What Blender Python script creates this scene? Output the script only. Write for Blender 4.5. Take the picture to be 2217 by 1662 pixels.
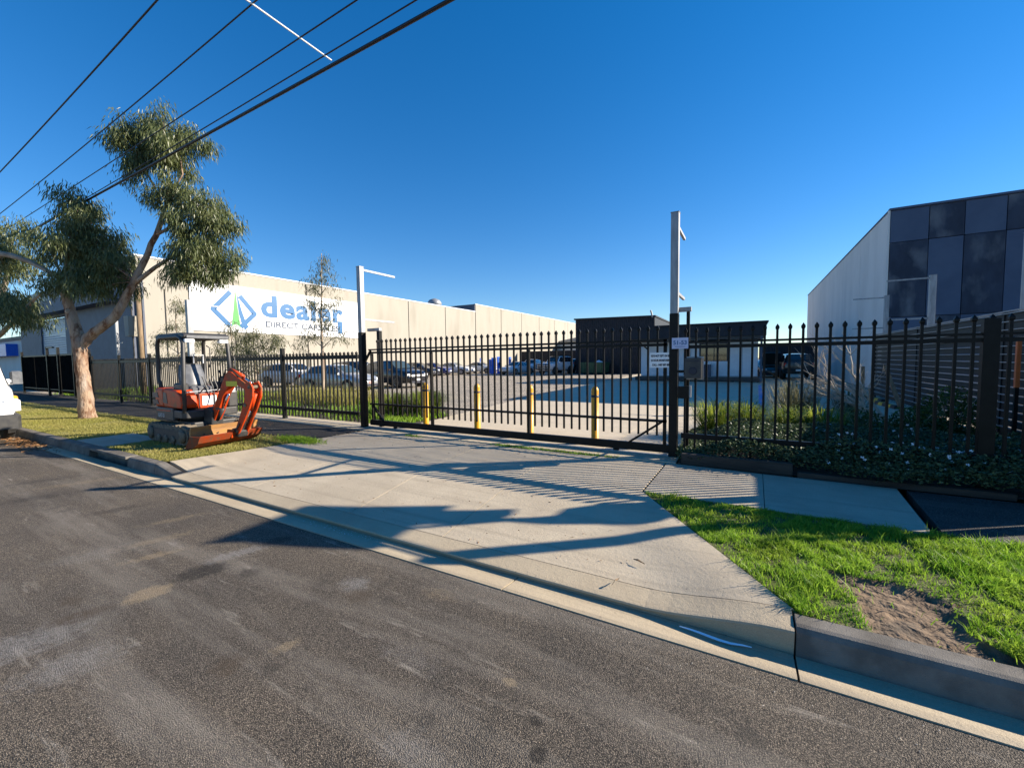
import bpy, math, random
import numpy as np
from mathutils import Vector, Matrix
R = math.radians
random.seed(7); rng = np.random.default_rng(7)
for o in list(bpy.data.objects): bpy.data.objects.remove(o)
scn = bpy.context.scene
col = scn.collection

# ------------------------------------------------------------------ camera
YAW, PITCH, ROLL = R(29.6), R(-3.3), R(0.68)
fw = Vector((-math.sin(YAW)*math.cos(PITCH), math.cos(YAW)*math.cos(PITCH), math.sin(PITCH)))
r0 = Vector((math.cos(YAW), math.sin(YAW), 0)); u0 = r0.cross(fw)
rt = math.cos(ROLL)*r0 - math.sin(ROLL)*u0
up = math.cos(ROLL)*u0 + math.sin(ROLL)*r0
cd = bpy.data.cameras.new('camera'); cam = bpy.data.objects.new('camera', cd); col.objects.link(cam)
cd.sensor_width = 36; cd.lens = 36*900/2217; cd.clip_start = .05; cd.clip_end = 3000
m = Matrix((rt, up, -fw)).transposed().to_4x4(); m.translation = (0, 0, 1.6); cam.matrix_world = m
scn.camera = cam

# ------------------------------------------------------------------ light
SUN_EL, SUN_AZ = R(25.1), math.atan2(.815, .58)      # azimuth from +Y towards +X
w = bpy.data.worlds.new('World'); scn.world = w; w.use_nodes = True
nt = w.node_tree; nt.nodes.clear()
sky = nt.nodes.new('ShaderNodeTexSky'); sky.sky_type = 'NISHITA'; sky.sun_disc = False
sky.sun_elevation = SUN_EL; sky.sun_rotation = SUN_AZ
sky.altitude = 0; sky.air_density = 1.0; sky.dust_density = 0.0; sky.ozone_density = 5.0
bg = nt.nodes.new('ShaderNodeBackground'); bg.inputs[1].default_value = 0.095
out = nt.nodes.new('ShaderNodeOutputWorld')
hs = nt.nodes.new('ShaderNodeHueSaturation'); hs.inputs['Saturation'].default_value = 1.28; hs.inputs['Hue'].default_value = .508
nt.links.new(sky.outputs[0], hs.inputs['Color']); gm = nt.nodes.new('ShaderNodeGamma'); gm.inputs[1].default_value = .88
nt.links.new(hs.outputs[0], gm.inputs[0]); nt.links.new(gm.outputs[0], bg.inputs[0]); nt.links.new(bg.outputs[0], out.inputs[0])
sd = bpy.data.lights.new('sun', 'SUN'); sd.energy = 5.0; sd.angle = R(.42); sd.color = (1, .89, .74)
so = bpy.data.objects.new('sun', sd); col.objects.link(so)
ldir = -Vector((.815*math.cos(SUN_EL), .58*math.cos(SUN_EL), math.sin(SUN_EL)))
so.rotation_euler = ldir.to_track_quat('-Z', 'Y').to_euler(); so.location = (30, 20, 30)
scn.view_settings.view_transform = 'Standard'; scn.view_settings.look = 'None'
scn.view_settings.gamma = 1; scn.view_settings.exposure = 1.15
scn.view_settings.use_curve_mapping = False

# ------------------------------------------------------------------ helpers
class MB:
    def __init__(s): s.v = []; s.f = []; s.mi = []
    def add(s, vs, fs, mi=0):
        n = len(s.v); s.v += [tuple(p) for p in vs]; s.f += [tuple(i+n for i in f) for f in fs]; s.mi += [mi]*len(fs); return s
    def box(s, a, b, mi=0):
        x0, y0, z0 = a; x1, y1, z1 = b
        return s.add([(x0,y0,z0),(x1,y0,z0),(x1,y1,z0),(x0,y1,z0),(x0,y0,z1),(x1,y0,z1),(x1,y1,z1),(x0,y1,z1)],
              [(0,3,2,1),(4,5,6,7),(0,1,5,4),(1,2,6,5),(2,3,7,6),(3,0,4,7)], mi)
    def bbox(s, a, b, c=.01, mi=0):
        """box with chamfered vertical and top edges"""
        x0, y0, z0 = a; x1, y1, z1 = b
        def ring(i, z): return [(x0+i,y0+c,z),(x0+c,y0+i,z),(x1-c,y0+i,z),(x1-i,y0+c,z),(x1-i,y1-c,z),(x1-c,y1-i,z),(x0+c,y1-i,z),(x0+i,y1-c,z)]
        vs = ring(0, z0)+ring(0, z1-c)+[(x0+c,y0+c,z1),(x0+c,y0+c,z1),(x1-c,y0+c,z1),(x1-c,y0+c,z1),(x1-c,y1-c,z1),(x1-c,y1-c,z1),(x0+c,y1-c,z1),(x0+c,y1-c,z1)]
        vs = ring(0,z0)+ring(0,z1-c)+[(x0+c,y0+c,z1),(x1-c,y0+c,z1),(x1-c,y1-c,z1),(x0+c,y1-c,z1)]
        fs = [(7,6,5,4,3,2,1,0)]+[(i,(i+1)%8,8+(i+1)%8,8+i) for i in range(8)]
        fs += [(8,9,16),(9,10,17,16),(10,11,17),(11,12,18,17),(12,13,18),(13,14,19,18),(14,15,19),(15,8,16,19),(16,17,18,19)]
        return s.add(vs, fs, mi)
    def bar(s, p, q, w_, h_, upv=(0,0,1), mi=0):
        p = Vector(p); q = Vector(q); d = (q-p).normalized(); u = Vector(upv)
        if abs(d.dot(u)) > .99: u = Vector((1,0,0))
        sd_ = d.cross(u).normalized(); u = sd_.cross(d)
        vs = []
        for c in (p, q):
            for a, b in ((-1,-1),(1,-1),(1,1),(-1,1)): vs.append(c+sd_*a*w_/2+u*b*h_/2)
        return s.add(vs, [(0,1,2,3),(7,6,5,4),(0,4,5,1),(1,5,6,2),(2,6,7,3),(3,7,4,0)], mi)
    def tube(s, pts, rad, n=8, cap=True, mi=0):
        pts = [Vector(p) for p in pts]; k = len(pts)
        rr = rad if hasattr(rad, '__len__') else [rad]*k
        base = len(s.v); prev = None
        for i, p in enumerate(pts):
            d = (pts[min(i+1,k-1)]-pts[max(i-1,0)]).normalized()
            if prev is None:
                a = Vector((0,0,1)) if abs(d.z) < .9 else Vector((1,0,0))
                u = d.cross(a).normalized()
            else: u = (prev-d*prev.dot(d)).normalized()
            prev = u; v = d.cross(u)
            for j in range(n):
                t = 2*math.pi*j/n; s.v.append(tuple(p+(u*math.cos(t)+v*math.sin(t))*rr[i]))
        for i in range(k-1):
            for j in range(n):
                a = base+i*n+j; b = base+i*n+(j+1)%n
                s.f.append((a, b, b+n, a+n)); s.mi.append(mi)
        if cap:
            s.f.append(tuple(base+j for j in reversed(range(n)))); s.mi.append(mi)
            s.f.append(tuple(base+(k-1)*n+j for j in range(n))); s.mi.append(mi)
        return s
    def prism(s, poly, a, b, ax='z', mi=0):
        """polygon (2-D list) extruded between a and b along axis ax"""
        def P(u, v, t): return {'z': (u,v,t), 'y': (u,t,v), 'x': (t,u,v)}[ax]
        n = len(poly)
        vs = [P(u,v,a) for u, v in poly]+[P(u,v,b) for u, v in poly]
        fs = [tuple(reversed(range(n))), tuple(range(n, 2*n))]+[(i,(i+1)%n,n+(i+1)%n,n+i) for i in range(n)]
        return s.add(vs, fs, mi)
    def lathe(s, prof, n=20, c=(0,0,0), ax='z', mi=0):
        base = len(s.v)
        for r_, h_ in prof:
            for j in range(n):
                t = 2*math.pi*j/n; x, y = r_*math.cos(t), r_*math.sin(t)
                p = {'z': (x,y,h_), 'y': (x,h_,y), 'x': (h_,x,y)}[ax]
                s.v.append((p[0]+c[0], p[1]+c[1], p[2]+c[2]))
        for i in range(len(prof)-1):
            for j in range(n):
                a = base+i*n+j; b = base+i*n+(j+1)%n; s.f.append((a,b,b+n,a+n)); s.mi.append(mi)
        s.f.append(tuple(base+j for j in reversed(range(n)))); s.mi.append(mi)
        s.f.append(tuple(base+(len(prof)-1)*n+j for j in range(n))); s.mi.append(mi)
        return s
    def mesh(s, name, mats, smooth=False):
        me = bpy.data.meshes.new(name); me.from_pydata(s.v, [], s.f)
        for mt in (mats if isinstance(mats, (list, tuple)) else [mats]): me.materials.append(mt)
        if any(s.mi): me.polygons.foreach_set('material_index', s.mi)
        if smooth: me.polygons.foreach_set('use_smooth', [True]*len(me.polygons))
        me.update(); fixn(me); return me
    def build(s, name, mats, parent=None, smooth=False, loc=None, bevel=0):
        o = obj(name, s.mesh(name, mats, smooth), parent, loc)
        if bevel:
            b = o.modifiers.new('bevel', 'BEVEL'); b.width = bevel; b.segments = 2; b.limit_method = 'ANGLE'; b.angle_limit = R(40)
        return o
def fixn(me):
    import bmesh
    bm = bmesh.new(); bm.from_mesh(me); bmesh.ops.recalc_face_normals(bm, faces=bm.faces); bm.to_mesh(me); bm.free()
def obj(name, data, parent=None, loc=None, rz=None):
    o = bpy.data.objects.new(name, data); col.objects.link(o)
    if parent: o.parent = parent
    if loc: o.location = loc
    if rz: o.rotation_euler.z = rz
    return o
def tag(o, label=None, cat=None, group=None, kind=None):
    if label: o['label'] = label
    if cat: o['category'] = cat
    if group: o['group'] = group
    if kind: o['kind'] = kind
    return o
def thing(name, label, cat, loc=(0,0,0), rz=0, group=None):
    return tag(obj(name, None, None, loc, rz), label, cat, group)
def struct(o): o['kind'] = 'structure'; return o
def curved(poly, n=6, r_=.05):
    return poly
# ---- materials
def S(node, name, v):
    if name in node.inputs: node.inputs[name].default_value = v
def mat(name, c1, c2=None, rough=.6, metal=0, scale=4, bump=0, bscale=60, detail=4, c3=None, s3=.6, spec=.5, coat=0, stretch=None, lo=.38, hi=.62):
    mt = bpy.data.materials.new(name); mt.use_nodes = True
    N = mt.node_tree.nodes; L = mt.node_tree.links; p = N['Principled BSDF']
    S(p, 'Roughness', rough); S(p, 'Metallic', metal); S(p, 'Base Color', (*c1, 1)); S(p, 'Specular IOR Level', spec); S(p, 'Coat Weight', coat)
    if c2 or bump:
        tc = N.new('ShaderNodeNewGeometry'); mp = N.new('ShaderNodeMapping')
        L.new(tc.outputs['Position'], mp.inputs[0])
        if stretch: mp.inputs['Scale'].default_value = stretch
    if c2:
        nz = N.new('ShaderNodeTexNoise'); S(nz, 'Scale', scale); S(nz, 'Detail', detail); S(nz, 'Roughness', .62); L.new(mp.outputs[0], nz.inputs['Vector'])
        rp = N.new('ShaderNodeValToRGB'); rp.color_ramp.elements[0].position = lo; rp.color_ramp.elements[1].position = hi
        rp.color_ramp.elements[0].color = (*c1, 1); rp.color_ramp.elements[1].color = (*c2, 1)
        L.new(nz.outputs[0], rp.inputs[0]); last = rp.outputs[0]
        if c3:
            n3 = N.new('ShaderNodeTexNoise'); S(n3, 'Scale', s3); S(n3, 'Detail', 5); L.new(mp.outputs[0], n3.inputs['Vector'])
            r3 = N.new('ShaderNodeValToRGB'); r3.color_ramp.elements[0].position = .5; r3.color_ramp.elements[1].position = .68
            L.new(n3.outputs[0], r3.inputs[0])
            mx = N.new('ShaderNodeMix'); mx.data_type = 'RGBA'
            L.new(r3.outputs[0], mx.inputs[0]); L.new(last, mx.inputs[6]); mx.inputs[7].default_value = (*c3, 1); last = mx.outputs[2]
        L.new(last, p.inputs['Base Color'])
    if bump:
        nb = N.new('ShaderNodeTexNoise'); S(nb, 'Scale', bscale); S(nb, 'Detail', 3); L.new(mp.outputs[0], nb.inputs['Vector'])
        b = N.new('ShaderNodeBump'); S(b, 'Strength', 1); S(b, 'Distance', bump); L.new(nb.outputs[0], b.inputs['Height']); L.new(b.outputs[0], p.inputs['Normal'])
    return mt
def stuff_mat(name, ca, cb, rough=.5, trans=.35, tcol=None, spec=.3, big=None, bigs=1.2):
    """foliage: colour varies by the mesh's own 'rnd' attribute, thin leaves let light through"""
    mt = bpy.data.materials.new(name); mt.use_nodes = True
    N = mt.node_tree.nodes; L = mt.node_tree.links; p = N['Principled BSDF']; o = N['Material Output']
    S(p, 'Roughness', rough); S(p, 'Specular IOR Level', spec)
    at = N.new('ShaderNodeAttribute'); at.attribute_name = 'rnd'
    mx = N.new('ShaderNodeMix'); mx.data_type = 'RGBA'; L.new(at.outputs['Fac'], mx.inputs[0])
    mx.inputs[6].default_value = (*ca, 1); mx.inputs[7].default_value = (*cb, 1); last = mx.outputs[2]
    if big:
        g = N.new('ShaderNodeNewGeometry'); nz = N.new('ShaderNodeTexNoise'); S(nz, 'Scale', bigs); S(nz, 'Detail', 3); L.new(g.outputs['Position'], nz.inputs['Vector'])
        rp = N.new('ShaderNodeValToRGB'); rp.color_ramp.elements[0].position = .48; rp.color_ramp.elements[1].position = .66; L.new(nz.outputs[0], rp.inputs[0])
        m2 = N.new('ShaderNodeMix'); m2.data_type = 'RGBA'; L.new(rp.outputs[0], m2.inputs[0]); L.new(last, m2.inputs[6]); m2.inputs[7].default_value = (*big, 1); last = m2.outputs[2]
    L.new(last, p.inputs['Base Color'])
    t = N.new('ShaderNodeBsdfTranslucent'); L.new(last, t.inputs['Color'])
    if tcol:
        m3 = N.new('ShaderNodeMix'); m3.data_type = 'RGBA'; m3.blend_type = 'MULTIPLY'; m3.inputs[0].default_value = 1
        L.new(last, m3.inputs[6]); m3.inputs[7].default_value = (*tcol, 1); L.new(m3.outputs[2], t.inputs['Color'])
    ms = N.new('ShaderNodeMixShader'); ms.inputs[0].default_value = trans
    L.new(p.outputs[0], ms.inputs[1]); L.new(t.outputs[0], ms.inputs[2]); L.new(ms.outputs[0], o.inputs[0])
    return mt
M = {}
M['black'] = mat('black_steel', (.006,.006,.006), (.01,.0095,.009), rough=.42, scale=8, spec=.18)
M['galv'] = mat('galvanised_steel', (.24,.25,.265), (.34,.35,.365), rough=.5, metal=.35, scale=14, stretch=(1,1,.2))
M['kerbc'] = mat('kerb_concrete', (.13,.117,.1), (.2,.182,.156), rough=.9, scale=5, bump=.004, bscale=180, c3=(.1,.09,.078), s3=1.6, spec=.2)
M['cream'] = mat('cream_tilt_panel', (.335,.308,.255), (.37,.342,.288), rough=.8, scale=.5, bump=.004, bscale=30, c3=(.29,.264,.215), s3=.5, stretch=(1,1,.25))
M['joint'] = mat('joint_sealant', (.05,.045,.04), (.08,.072,.062), rough=.9, scale=3)
M['signw'] = mat('white_sign_sheet', (.78,.79,.8), (.83,.84,.84), rough=.45, scale=.6)
M['sblue'] = mat('sign_blue', (.004,.105,.27), (.005,.11,.29), rough=.4, scale=1)
M['sgreen'] = mat('sign_green', (.06,.31,.06), (.07,.33,.07), rough=.4, scale=1)
M['sgrey'] = mat('sign_slate', (.015,.035,.08), (.018,.04,.085), rough=.4, scale=1)
M['yellow'] = mat('yellow_powdercoat', (.62,.3,.005), (.7,.36,.01), rough=.4, scale=7, c3=(.5,.25,.03), s3=9)
M['orange'] = mat('orange_paint', (.56,.055,.006), (.47,.045,.006), rough=.48, scale=6, spec=.3, c3=(.24,.075,.025), s3=6, detail=8)
M['wornshadeorange'] = mat('worn_shaded_bucket_paint', (.3,.04,.008), (.2,.05,.02), rough=.6, scale=8, c3=(.12,.07,.04), s3=7, detail=8, spec=.2)  # orange darkened for the shade on the bucket, with dusty wear mottled in
M['rubber'] = mat('black_rubber', (.014,.014,.014), (.03,.028,.026), rough=.75, scale=10)
M['dust'] = mat('dusty_steel', (.09,.075,.055), (.19,.15,.1), rough=.8, scale=12, bump=.003, bscale=80)
M['tan'] = mat('worn_tan_blade', (.45,.22,.06), (.32,.17,.07), rough=.6, scale=9, stretch=(1,.4,2))
M['dgrey'] = mat('dark_grey_casting', (.03,.03,.032), (.05,.048,.045), rough=.5, scale=9)
M['seat'] = mat('grey_vinyl', (.1,.105,.115), (.15,.155,.165), rough=.38, scale=9)
M['chrome'] = mat('bright_rod', (.7,.7,.72), rough=.15, metal=1)
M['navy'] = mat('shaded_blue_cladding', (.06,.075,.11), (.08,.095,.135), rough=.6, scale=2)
M['roller'] = mat('roller_door_steel', (.3,.36,.45), (.36,.42,.5), rough=.45, scale=3)
M['char'] = mat('charcoal_sheet', (.018,.02,.026), (.026,.028,.036), rough=.55, scale=3, spec=.25)
M['pnlA'] = mat('dark_panel_smooth', (.06,.085,.14), (.075,.105,.165), rough=.7, scale=.9)
M['pnlB'] = mat('dark_panel_weathered', (.022,.03,.05), (.038,.05,.08), rough=.8, scale=1.6, c3=(.14,.15,.17), s3=1.1, detail=8, stretch=(1,1,.5))
M['pale'] = mat('pale_concrete_wall', (.6,.585,.55), (.68,.66,.62), rough=.8, scale=.7, stretch=(1,1,.3))
M['white'] = mat('white_panel', (.68,.7,.74), (.74,.76,.79), rough=.5, scale=2)
M['glass'] = mat('dark_glass', (.015,.02,.025), rough=.04, spec=.8, coat=.5)
M['glassl'] = mat('tinted_glass', (.05,.075,.08), rough=.04, spec=.8, coat=.5)
M['olive'] = mat('olive_fence_sheet', (.014,.016,.017), (.02,.022,.023), rough=.5, scale=3, spec=.25)
M['matte'] = mat('matte_black_sheet', (.006,.006,.006), (.01,.01,.01), rough=1, scale=3, spec=0)
M['slatcap'] = mat('skylit_slat_edge', (.3,.33,.36), (.38,.41,.44), rough=.35, metal=.5, scale=6)  # pale tone puts the sky light on the slat tops into the colour
M['timber'] = mat('weathered_timber', (.17,.115,.065), (.26,.185,.11), rough=.85, scale=18, stretch=(1,1,.12), bump=.003, bscale=60)
M['sleeper'] = mat('old_sleeper', (.03,.023,.018), (.055,.042,.032), rough=.9, scale=14, stretch=(.15,1,1), bump=.006, bscale=40)
M['brightred'] = mat('tail_lamp_red', (.55,.02,.015), rough=.2, coat=.6)
M['lamp'] = mat('lamp_lens', (.7,.72,.74), (.8,.82,.84), rough=.15, scale=30, coat=.6)
M['amber'] = mat('amber_lens', (.75,.32,.03), rough=.2, coat=.5)
M['rim'] = mat('alloy_rim', (.5,.5,.52), (.6,.6,.62), rough=.3, metal=.8, scale=20)
M['plate'] = mat('number_plate', (.75,.76,.78), (.8,.8,.82), rough=.4, scale=12)
M['platered'] = mat('trade_plate_red', (.75,.25,.22), (.8,.4,.36), rough=.4, scale=40)
M['wire'] = mat('wire_black', (.008,.006,.012), rough=.5)
M['rodw'] = mat('pale_rod', (.75,.75,.72), rough=.5)
M['blueobj'] = mat('bright_blue_plastic', (.01,.1,.55), (.015,.14,.62), rough=.35, scale=6)
M['skip'] = mat('green_skip', (.012,.06,.03), (.02,.085,.04), rough=.5, scale=5)
M['orpost'] = mat('orange_post', (.62,.14,.03), (.55,.12,.03), rough=.5, scale=8)
M['soil'] = mat('bare_soil', (.12,.078,.045), (.21,.145,.09), rough=.95, scale=9, bump=.03, bscale=22, c3=(.07,.052,.035), s3=4)
M['bedsoil'] = mat('garden_soil', (.045,.035,.025), (.08,.062,.045), rough=.95, scale=9, bump=.03, bscale=22)
M['turf'] = mat('thatch_under_grass', (.06,.075,.018), (.1,.1,.03), rough=.95, scale=14, bump=.015, bscale=60)
M['dryturf'] = mat('dry_turf', (.2,.165,.055), (.17,.19,.05), rough=.95, scale=5, bump=.012, bscale=70, c3=(.26,.19,.075), s3=1.3, detail=8)
M['far'] = mat('far_ground', (.12,.11,.07), (.16,.14,.1), rough=.95, scale=.2)
M['dead'] = mat('dead_wood', (.4,.34,.26), (.55,.48,.38), rough=.9, scale=20)
M['phone'] = mat('plate_blue_tint', (.5,.53,.72), (.54,.57,.75), rough=.4, scale=4)
M['ink'] = mat('dark_ink', (.012,.014,.03), rough=.5)
M['sticker'] = mat('yellow_sticker', (.7,.62,.02), (.6,.5,.02), rough=.45, scale=60)
M['letter'] = mat('pale_lettering', (.6,.6,.6), rough=.4)

def nodes_mat(name):
    mt = bpy.data.materials.new(name); mt.use_nodes = True
    return mt, mt.node_tree.nodes, mt.node_tree.links, mt.node_tree.nodes['Principled BSDF']
def ramp(N, L, src, stops):
    r_ = N.new('ShaderNodeValToRGB'); e = r_.color_ramp.elements
    while len(e) < len(stops): e.new(.5)
    for k, (p_, c) in enumerate(stops):
        e[k].position = p_; e[k].color = (*c, 1) if len(c) == 3 else c
    L.new(src, r_.inputs[0]); return r_.outputs[0]
def noise(N, L, vec, scale, detail=4, rough=.6):
    n = N.new('ShaderNodeTexNoise'); S(n, 'Scale', scale); S(n, 'Detail', detail); S(n, 'Roughness', rough); L.new(vec, n.inputs['Vector']); return n.outputs[0]
def mixc(N, L, fac, a, b, mode='MIX'):
    x = N.new('ShaderNodeMix'); x.data_type = 'RGBA'; x.blend_type = mode
    for i, v in ((0, fac), (6, a), (7, b)):
        if isinstance(v, (int, float)): x.inputs[i].default_value = v
        elif isinstance(v, tuple): x.inputs[i].default_value = (*v, 1)
        else: L.new(v, x.inputs[i])
    return x.outputs[2]
def mathn(N, L, op, a, b=None):
    x = N.new('ShaderNodeMath'); x.operation = op
    for i, v in ((0, a), (1, b)):
        if v is None: continue
        if isinstance(v, (int, float)): x.inputs[i].default_value = v
        else: L.new(v, x.inputs[i])
    return x.outputs[0]
def spot(N, L, pos, c, rx, ry, ang, soft=.5, wob=.5, ws=3.0):
    """irregular stain with a shape of its own, lying at world point c"""
    mp = N.new('ShaderNodeMapping'); mp.vector_type = 'TEXTURE'
    mp.inputs['Location'].default_value = (c[0], c[1], 0); mp.inputs['Rotation'].default_value = (0, 0, ang); mp.inputs['Scale'].default_value = (rx, ry, 1e6)
    L.new(pos, mp.inputs[0])
    ln = N.new('ShaderNodeVectorMath'); ln.operation = 'LENGTH'; L.new(mp.outputs[0], ln.inputs[0])
    nz = noise(N, L, pos, ws*6, 5, .7)
    d = mathn(N, L, 'ADD', ln.outputs['Value'], mathn(N, L, 'MULTIPLY', mathn(N, L, 'SUBTRACT', nz, .5), wob*3))
    m_ = ramp(N, L, d, [(1-soft, (1,1,1)), (1.0, (0,0,0))])
    return mathn(N, L, 'MULTIPLY', m_, ramp(N, L, noise(N, L, pos, 70, 3, .7), [(.36, (.5,.5,.5)), (.6, (1,1,1))]))
def asphalt_mat(name, base, stones, stains=(), bumpd=.006, sc=165, dusty=None):
    mt, N, L, p = nodes_mat(name); S(p, 'Roughness', .82); S(p, 'Specular IOR Level', .35)
    g = N.new('ShaderNodeNewGeometry'); pos = g.outputs['Position']
    vo = N.new('ShaderNodeTexVoronoi'); S(vo, 'Scale', sc); L.new(pos, vo.inputs['Vector'])
    stone = ramp(N, L, vo.outputs['Color'], [(0, tuple(x*.45 for x in stones)), (.45, base), (.75, stones), (.93, tuple(x*1.5 for x in stones)), (1, tuple(x*2.7 for x in stones))])
    gaps = ramp(N, L, vo.outputs['Distance'], [(.3, (1.1,1.1,1.1)), (.64, (.22,.22,.22))])
    c = mixc(N, L, 1.0, stone, gaps, 'MULTIPLY')
    lg = noise(N, L, pos, .7, 5); c = mixc(N, L, 1.0, c, ramp(N, L, lg, [(.3, (.72,.72,.74)), (.7, (1.22,1.18,1.12))]), 'MULTIPLY')
    mpw = N.new('ShaderNodeMapping'); mpw.inputs['Rotation'].default_value = (0,0,R(-74)); mpw.inputs['Scale'].default_value = (.25, 2.2, 1); L.new(pos, mpw.inputs[0])
    st = noise(N, L, mpw.outputs[0], 1.3, 6, .65)
    if dusty:
        c = mixc(N, L, ramp(N, L, st, [(.5, (0,0,0)), (.72, (.5,.5,.5))]), c, dusty)
        mps = N.new('ShaderNodeMapping'); mps.inputs['Rotation'].default_value = (0,0,R(-84)); mps.inputs['Scale'].default_value = (.7, 5.5, 1); L.new(pos, mps.inputs[0])
        c = mixc(N, L, ramp(N, L, noise(N, L, mps.outputs[0], 2.2, 6, .7), [(.6, (0,0,0)), (.72, (.6,.6,.6))]), c, tuple(q*1.25 for q in dusty))
        c = mixc(N, L, ramp(N, L, noise(N, L, pos, 2.6, 6, .7), [(.3, (.6,.6,.6)), (.42, (0,0,0))]), c, tuple(q*.16 for q in dusty))
    for (cx_, cy_, rx, ry, an, colr, amt, soft, wob) in stains:
        f = spot(N, L, pos, (cx_, cy_), rx, ry, an, soft, wob)
        if colr[0] > .2: f = mathn(N, L, 'MULTIPLY', f, ramp(N, L, vo.outputs['Distance'], [(.25, (1,1,1)), (.6, (.4,.4,.4))]))
        c = mixc(N, L, mathn(N, L, 'MULTIPLY', f, amt), c, colr)
    L.new(c, p.inputs['Base Color'])
    b = N.new('ShaderNodeBump'); S(b, 'Strength', 1); S(b, 'Distance', bumpd)
    hh = mathn(N, L, 'ADD', ramp(N, L, vo.outputs['Distance'], [(0, (1,1,1)), (.8, (0,0,0))]), mathn(N, L, 'MULTIPLY', noise(N, L, pos, sc*.35, 3), .9))
    L.new(hh, b.inputs['Height']); L.new(b.outputs[0], p.inputs['Normal'])
    return mt
def concrete_mat(name, a, b_, dark, streak=0, rough=.8, tyre=True):
    mt, N, L, p = nodes_mat(name); S(p, 'Roughness', rough); S(p, 'Specular IOR Level', .4)
    g = N.new('ShaderNodeNewGeometry'); pos = g.outputs['Position']
    c = mixc(N, L, ramp(N, L, noise(N, L, pos, 1.6, 8, .7), [(.35, (0,0,0)), (.65, (1,1,1))]), a, b_)
    c = mixc(N, L, ramp(N, L, noise(N, L, pos, .55, 5), [(.5, (0,0,0)), (.78, (.6,.6,.6))]), c, dark)
    mp = N.new('ShaderNodeMapping'); mp.inputs['Rotation'].default_value = (0,0,R(streak)); mp.inputs['Scale'].default_value = (.12, 6, 1); L.new(pos, mp.inputs[0])
    c = mixc(N, L, ramp(N, L, noise(N, L, mp.outputs[0], 1.1, 6, .7), [(.5, (0,0,0)), (.75, (.75,.75,.75))]), c, dark)
    mp2 = N.new('ShaderNodeMapping'); mp2.inputs['Rotation'].default_value = (0,0,R(streak+62)); mp2.inputs['Scale'].default_value = (.1, 5, 1); L.new(pos, mp2.inputs[0])
    c = mixc(N, L, ramp(N, L, noise(N, L, mp2.outputs[0], .9, 5, .7), [(.56, (0,0,0)), (.72, (.45,.45,.45))]), c, tuple(q*.8 for q in dark))
    sp = noise(N, L, pos, 160, 2); c = mixc(N, L, 1.0, c, ramp(N, L, sp, [(.3, (.86,.86,.86)), (.7, (1.1,1.1,1.1))]), 'MULTIPLY')
    pit = N.new('ShaderNodeTexVoronoi'); S(pit, 'Scale', 7.0); L.new(pos, pit.inputs['Vector'])
    c = mixc(N, L, ramp(N, L, pit.outputs['Distance'], [(.02, (.6,.6,.6)), (.06, (0,0,0))]), c, (.06,.05,.04))
    L.new(c, p.inputs['Base Color'])
    b = N.new('ShaderNodeBump'); S(b, 'Strength', 1); S(b, 'Distance', .0025); L.new(mathn(N, L, 'ADD', sp, mathn(N, L, 'MULTIPLY', noise(N, L, pos, 30, 4), 1.5)), b.inputs['Height']); L.new(b.outputs[0], p.inputs['Normal'])
    return mt
SAND = (.36,.27,.16); OIL = (.009,.007,.005); CHALK = (.33,.32,.31); RUST = (.06,.04,.022)
stains = [(-3.98,1.68,.24,.17,R(72),OIL,.85,.45,.5), (-3.6,1.84,.12,.1,0,OIL,.6,.6,.6), (-3.96,1.3,.16,.13,R(72),SAND,.95,.4,.45), (-4.06,2.0,.32,.12,R(72),CHALK,.6,.6,.9),
  (-4.03,.93,.2,.12,R(72),RUST,.75,.6,.6), (-4.35,.98,.14,.07,0,RUST,.6,.6,.7), (-2.67,2.16,.16,.12,0,CHALK,.6,.7,.9), (-2.5,2.05,.14,.1,0,RUST,.6,.7,.8), (-2.45,1.45,.1,.06,R(72),SAND,.7,.6,.8),
  (-2.6,1.19,.12,.1,0,RUST,.7,.6,.7), (-2.35,1.3,.1,.08,0,OIL,.5,.6,.7), (-3.42,.74,.3,.2,R(72),CHALK,.5,.7,.9), (-3.95,.62,.45,.22,R(72),CHALK,.6,.7,.9), (-5.21,1.4,.5,.2,R(72),CHALK,.3,.8,1.0),
  (-8.2,1.55,.5,.2,R(72),OIL,.5,.7,.8), (-6.6,1.95,.35,.14,R(72),OIL,.55,.6,.7), (-5.1,1.75,.4,.1,R(72),SAND,.55,.7,.9), (-4.7,1.6,.25,.08,R(72),SAND,.7,.6,.8), (-5.6,2.1,.4,.1,R(72),SAND,.45,.7,.9),
  (-.87,1.72,.05,.035,0,OIL,.8,.5,.5), (-.78,1.57,.05,.05,0,OIL,.9,.4,.4), (-1.1,1.87,.05,.035,0,SAND,.8,.5,.6), (-4.0,2.33,.2,.1,R(72),OIL,.7,.6,.5), (-1.7,1.75,.3,.1,0,CHALK,.25,.8,1.0), (-1.3,1.3,.2,.12,0,CHALK,.3,.8,1.0),
  (-8.6,2.2,.7,.15,R(72),SAND,.4,.7,1.0), (-9.3,1.9,.5,.12,R(72),OIL,.4,.7,1.0), (-13.8,2.5,1.6,.3,0,RUST,.5,.7,.8), (-2.0,2.35,.2,.08,0,SAND,.35,.7,.9)]
M['asphalt'] = asphalt_mat('street_asphalt', (.125,.106,.084), (.235,.196,.15), stains, dusty=(.27,.24,.2))
M['yardasphalt'] = asphalt_mat('yard_asphalt', (.5,.44,.35), (.62,.545,.44), sc=40, dusty=(.3,.27,.22))
M['pathasphalt'] = asphalt_mat('path_asphalt', (.05,.048,.046), (.08,.075,.07), sc=90, dusty=(.1,.09,.075))
M['drive'] = concrete_mat('driveway_concrete', (.44,.365,.26), (.51,.43,.31), (.3,.25,.18), streak=-14)
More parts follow.
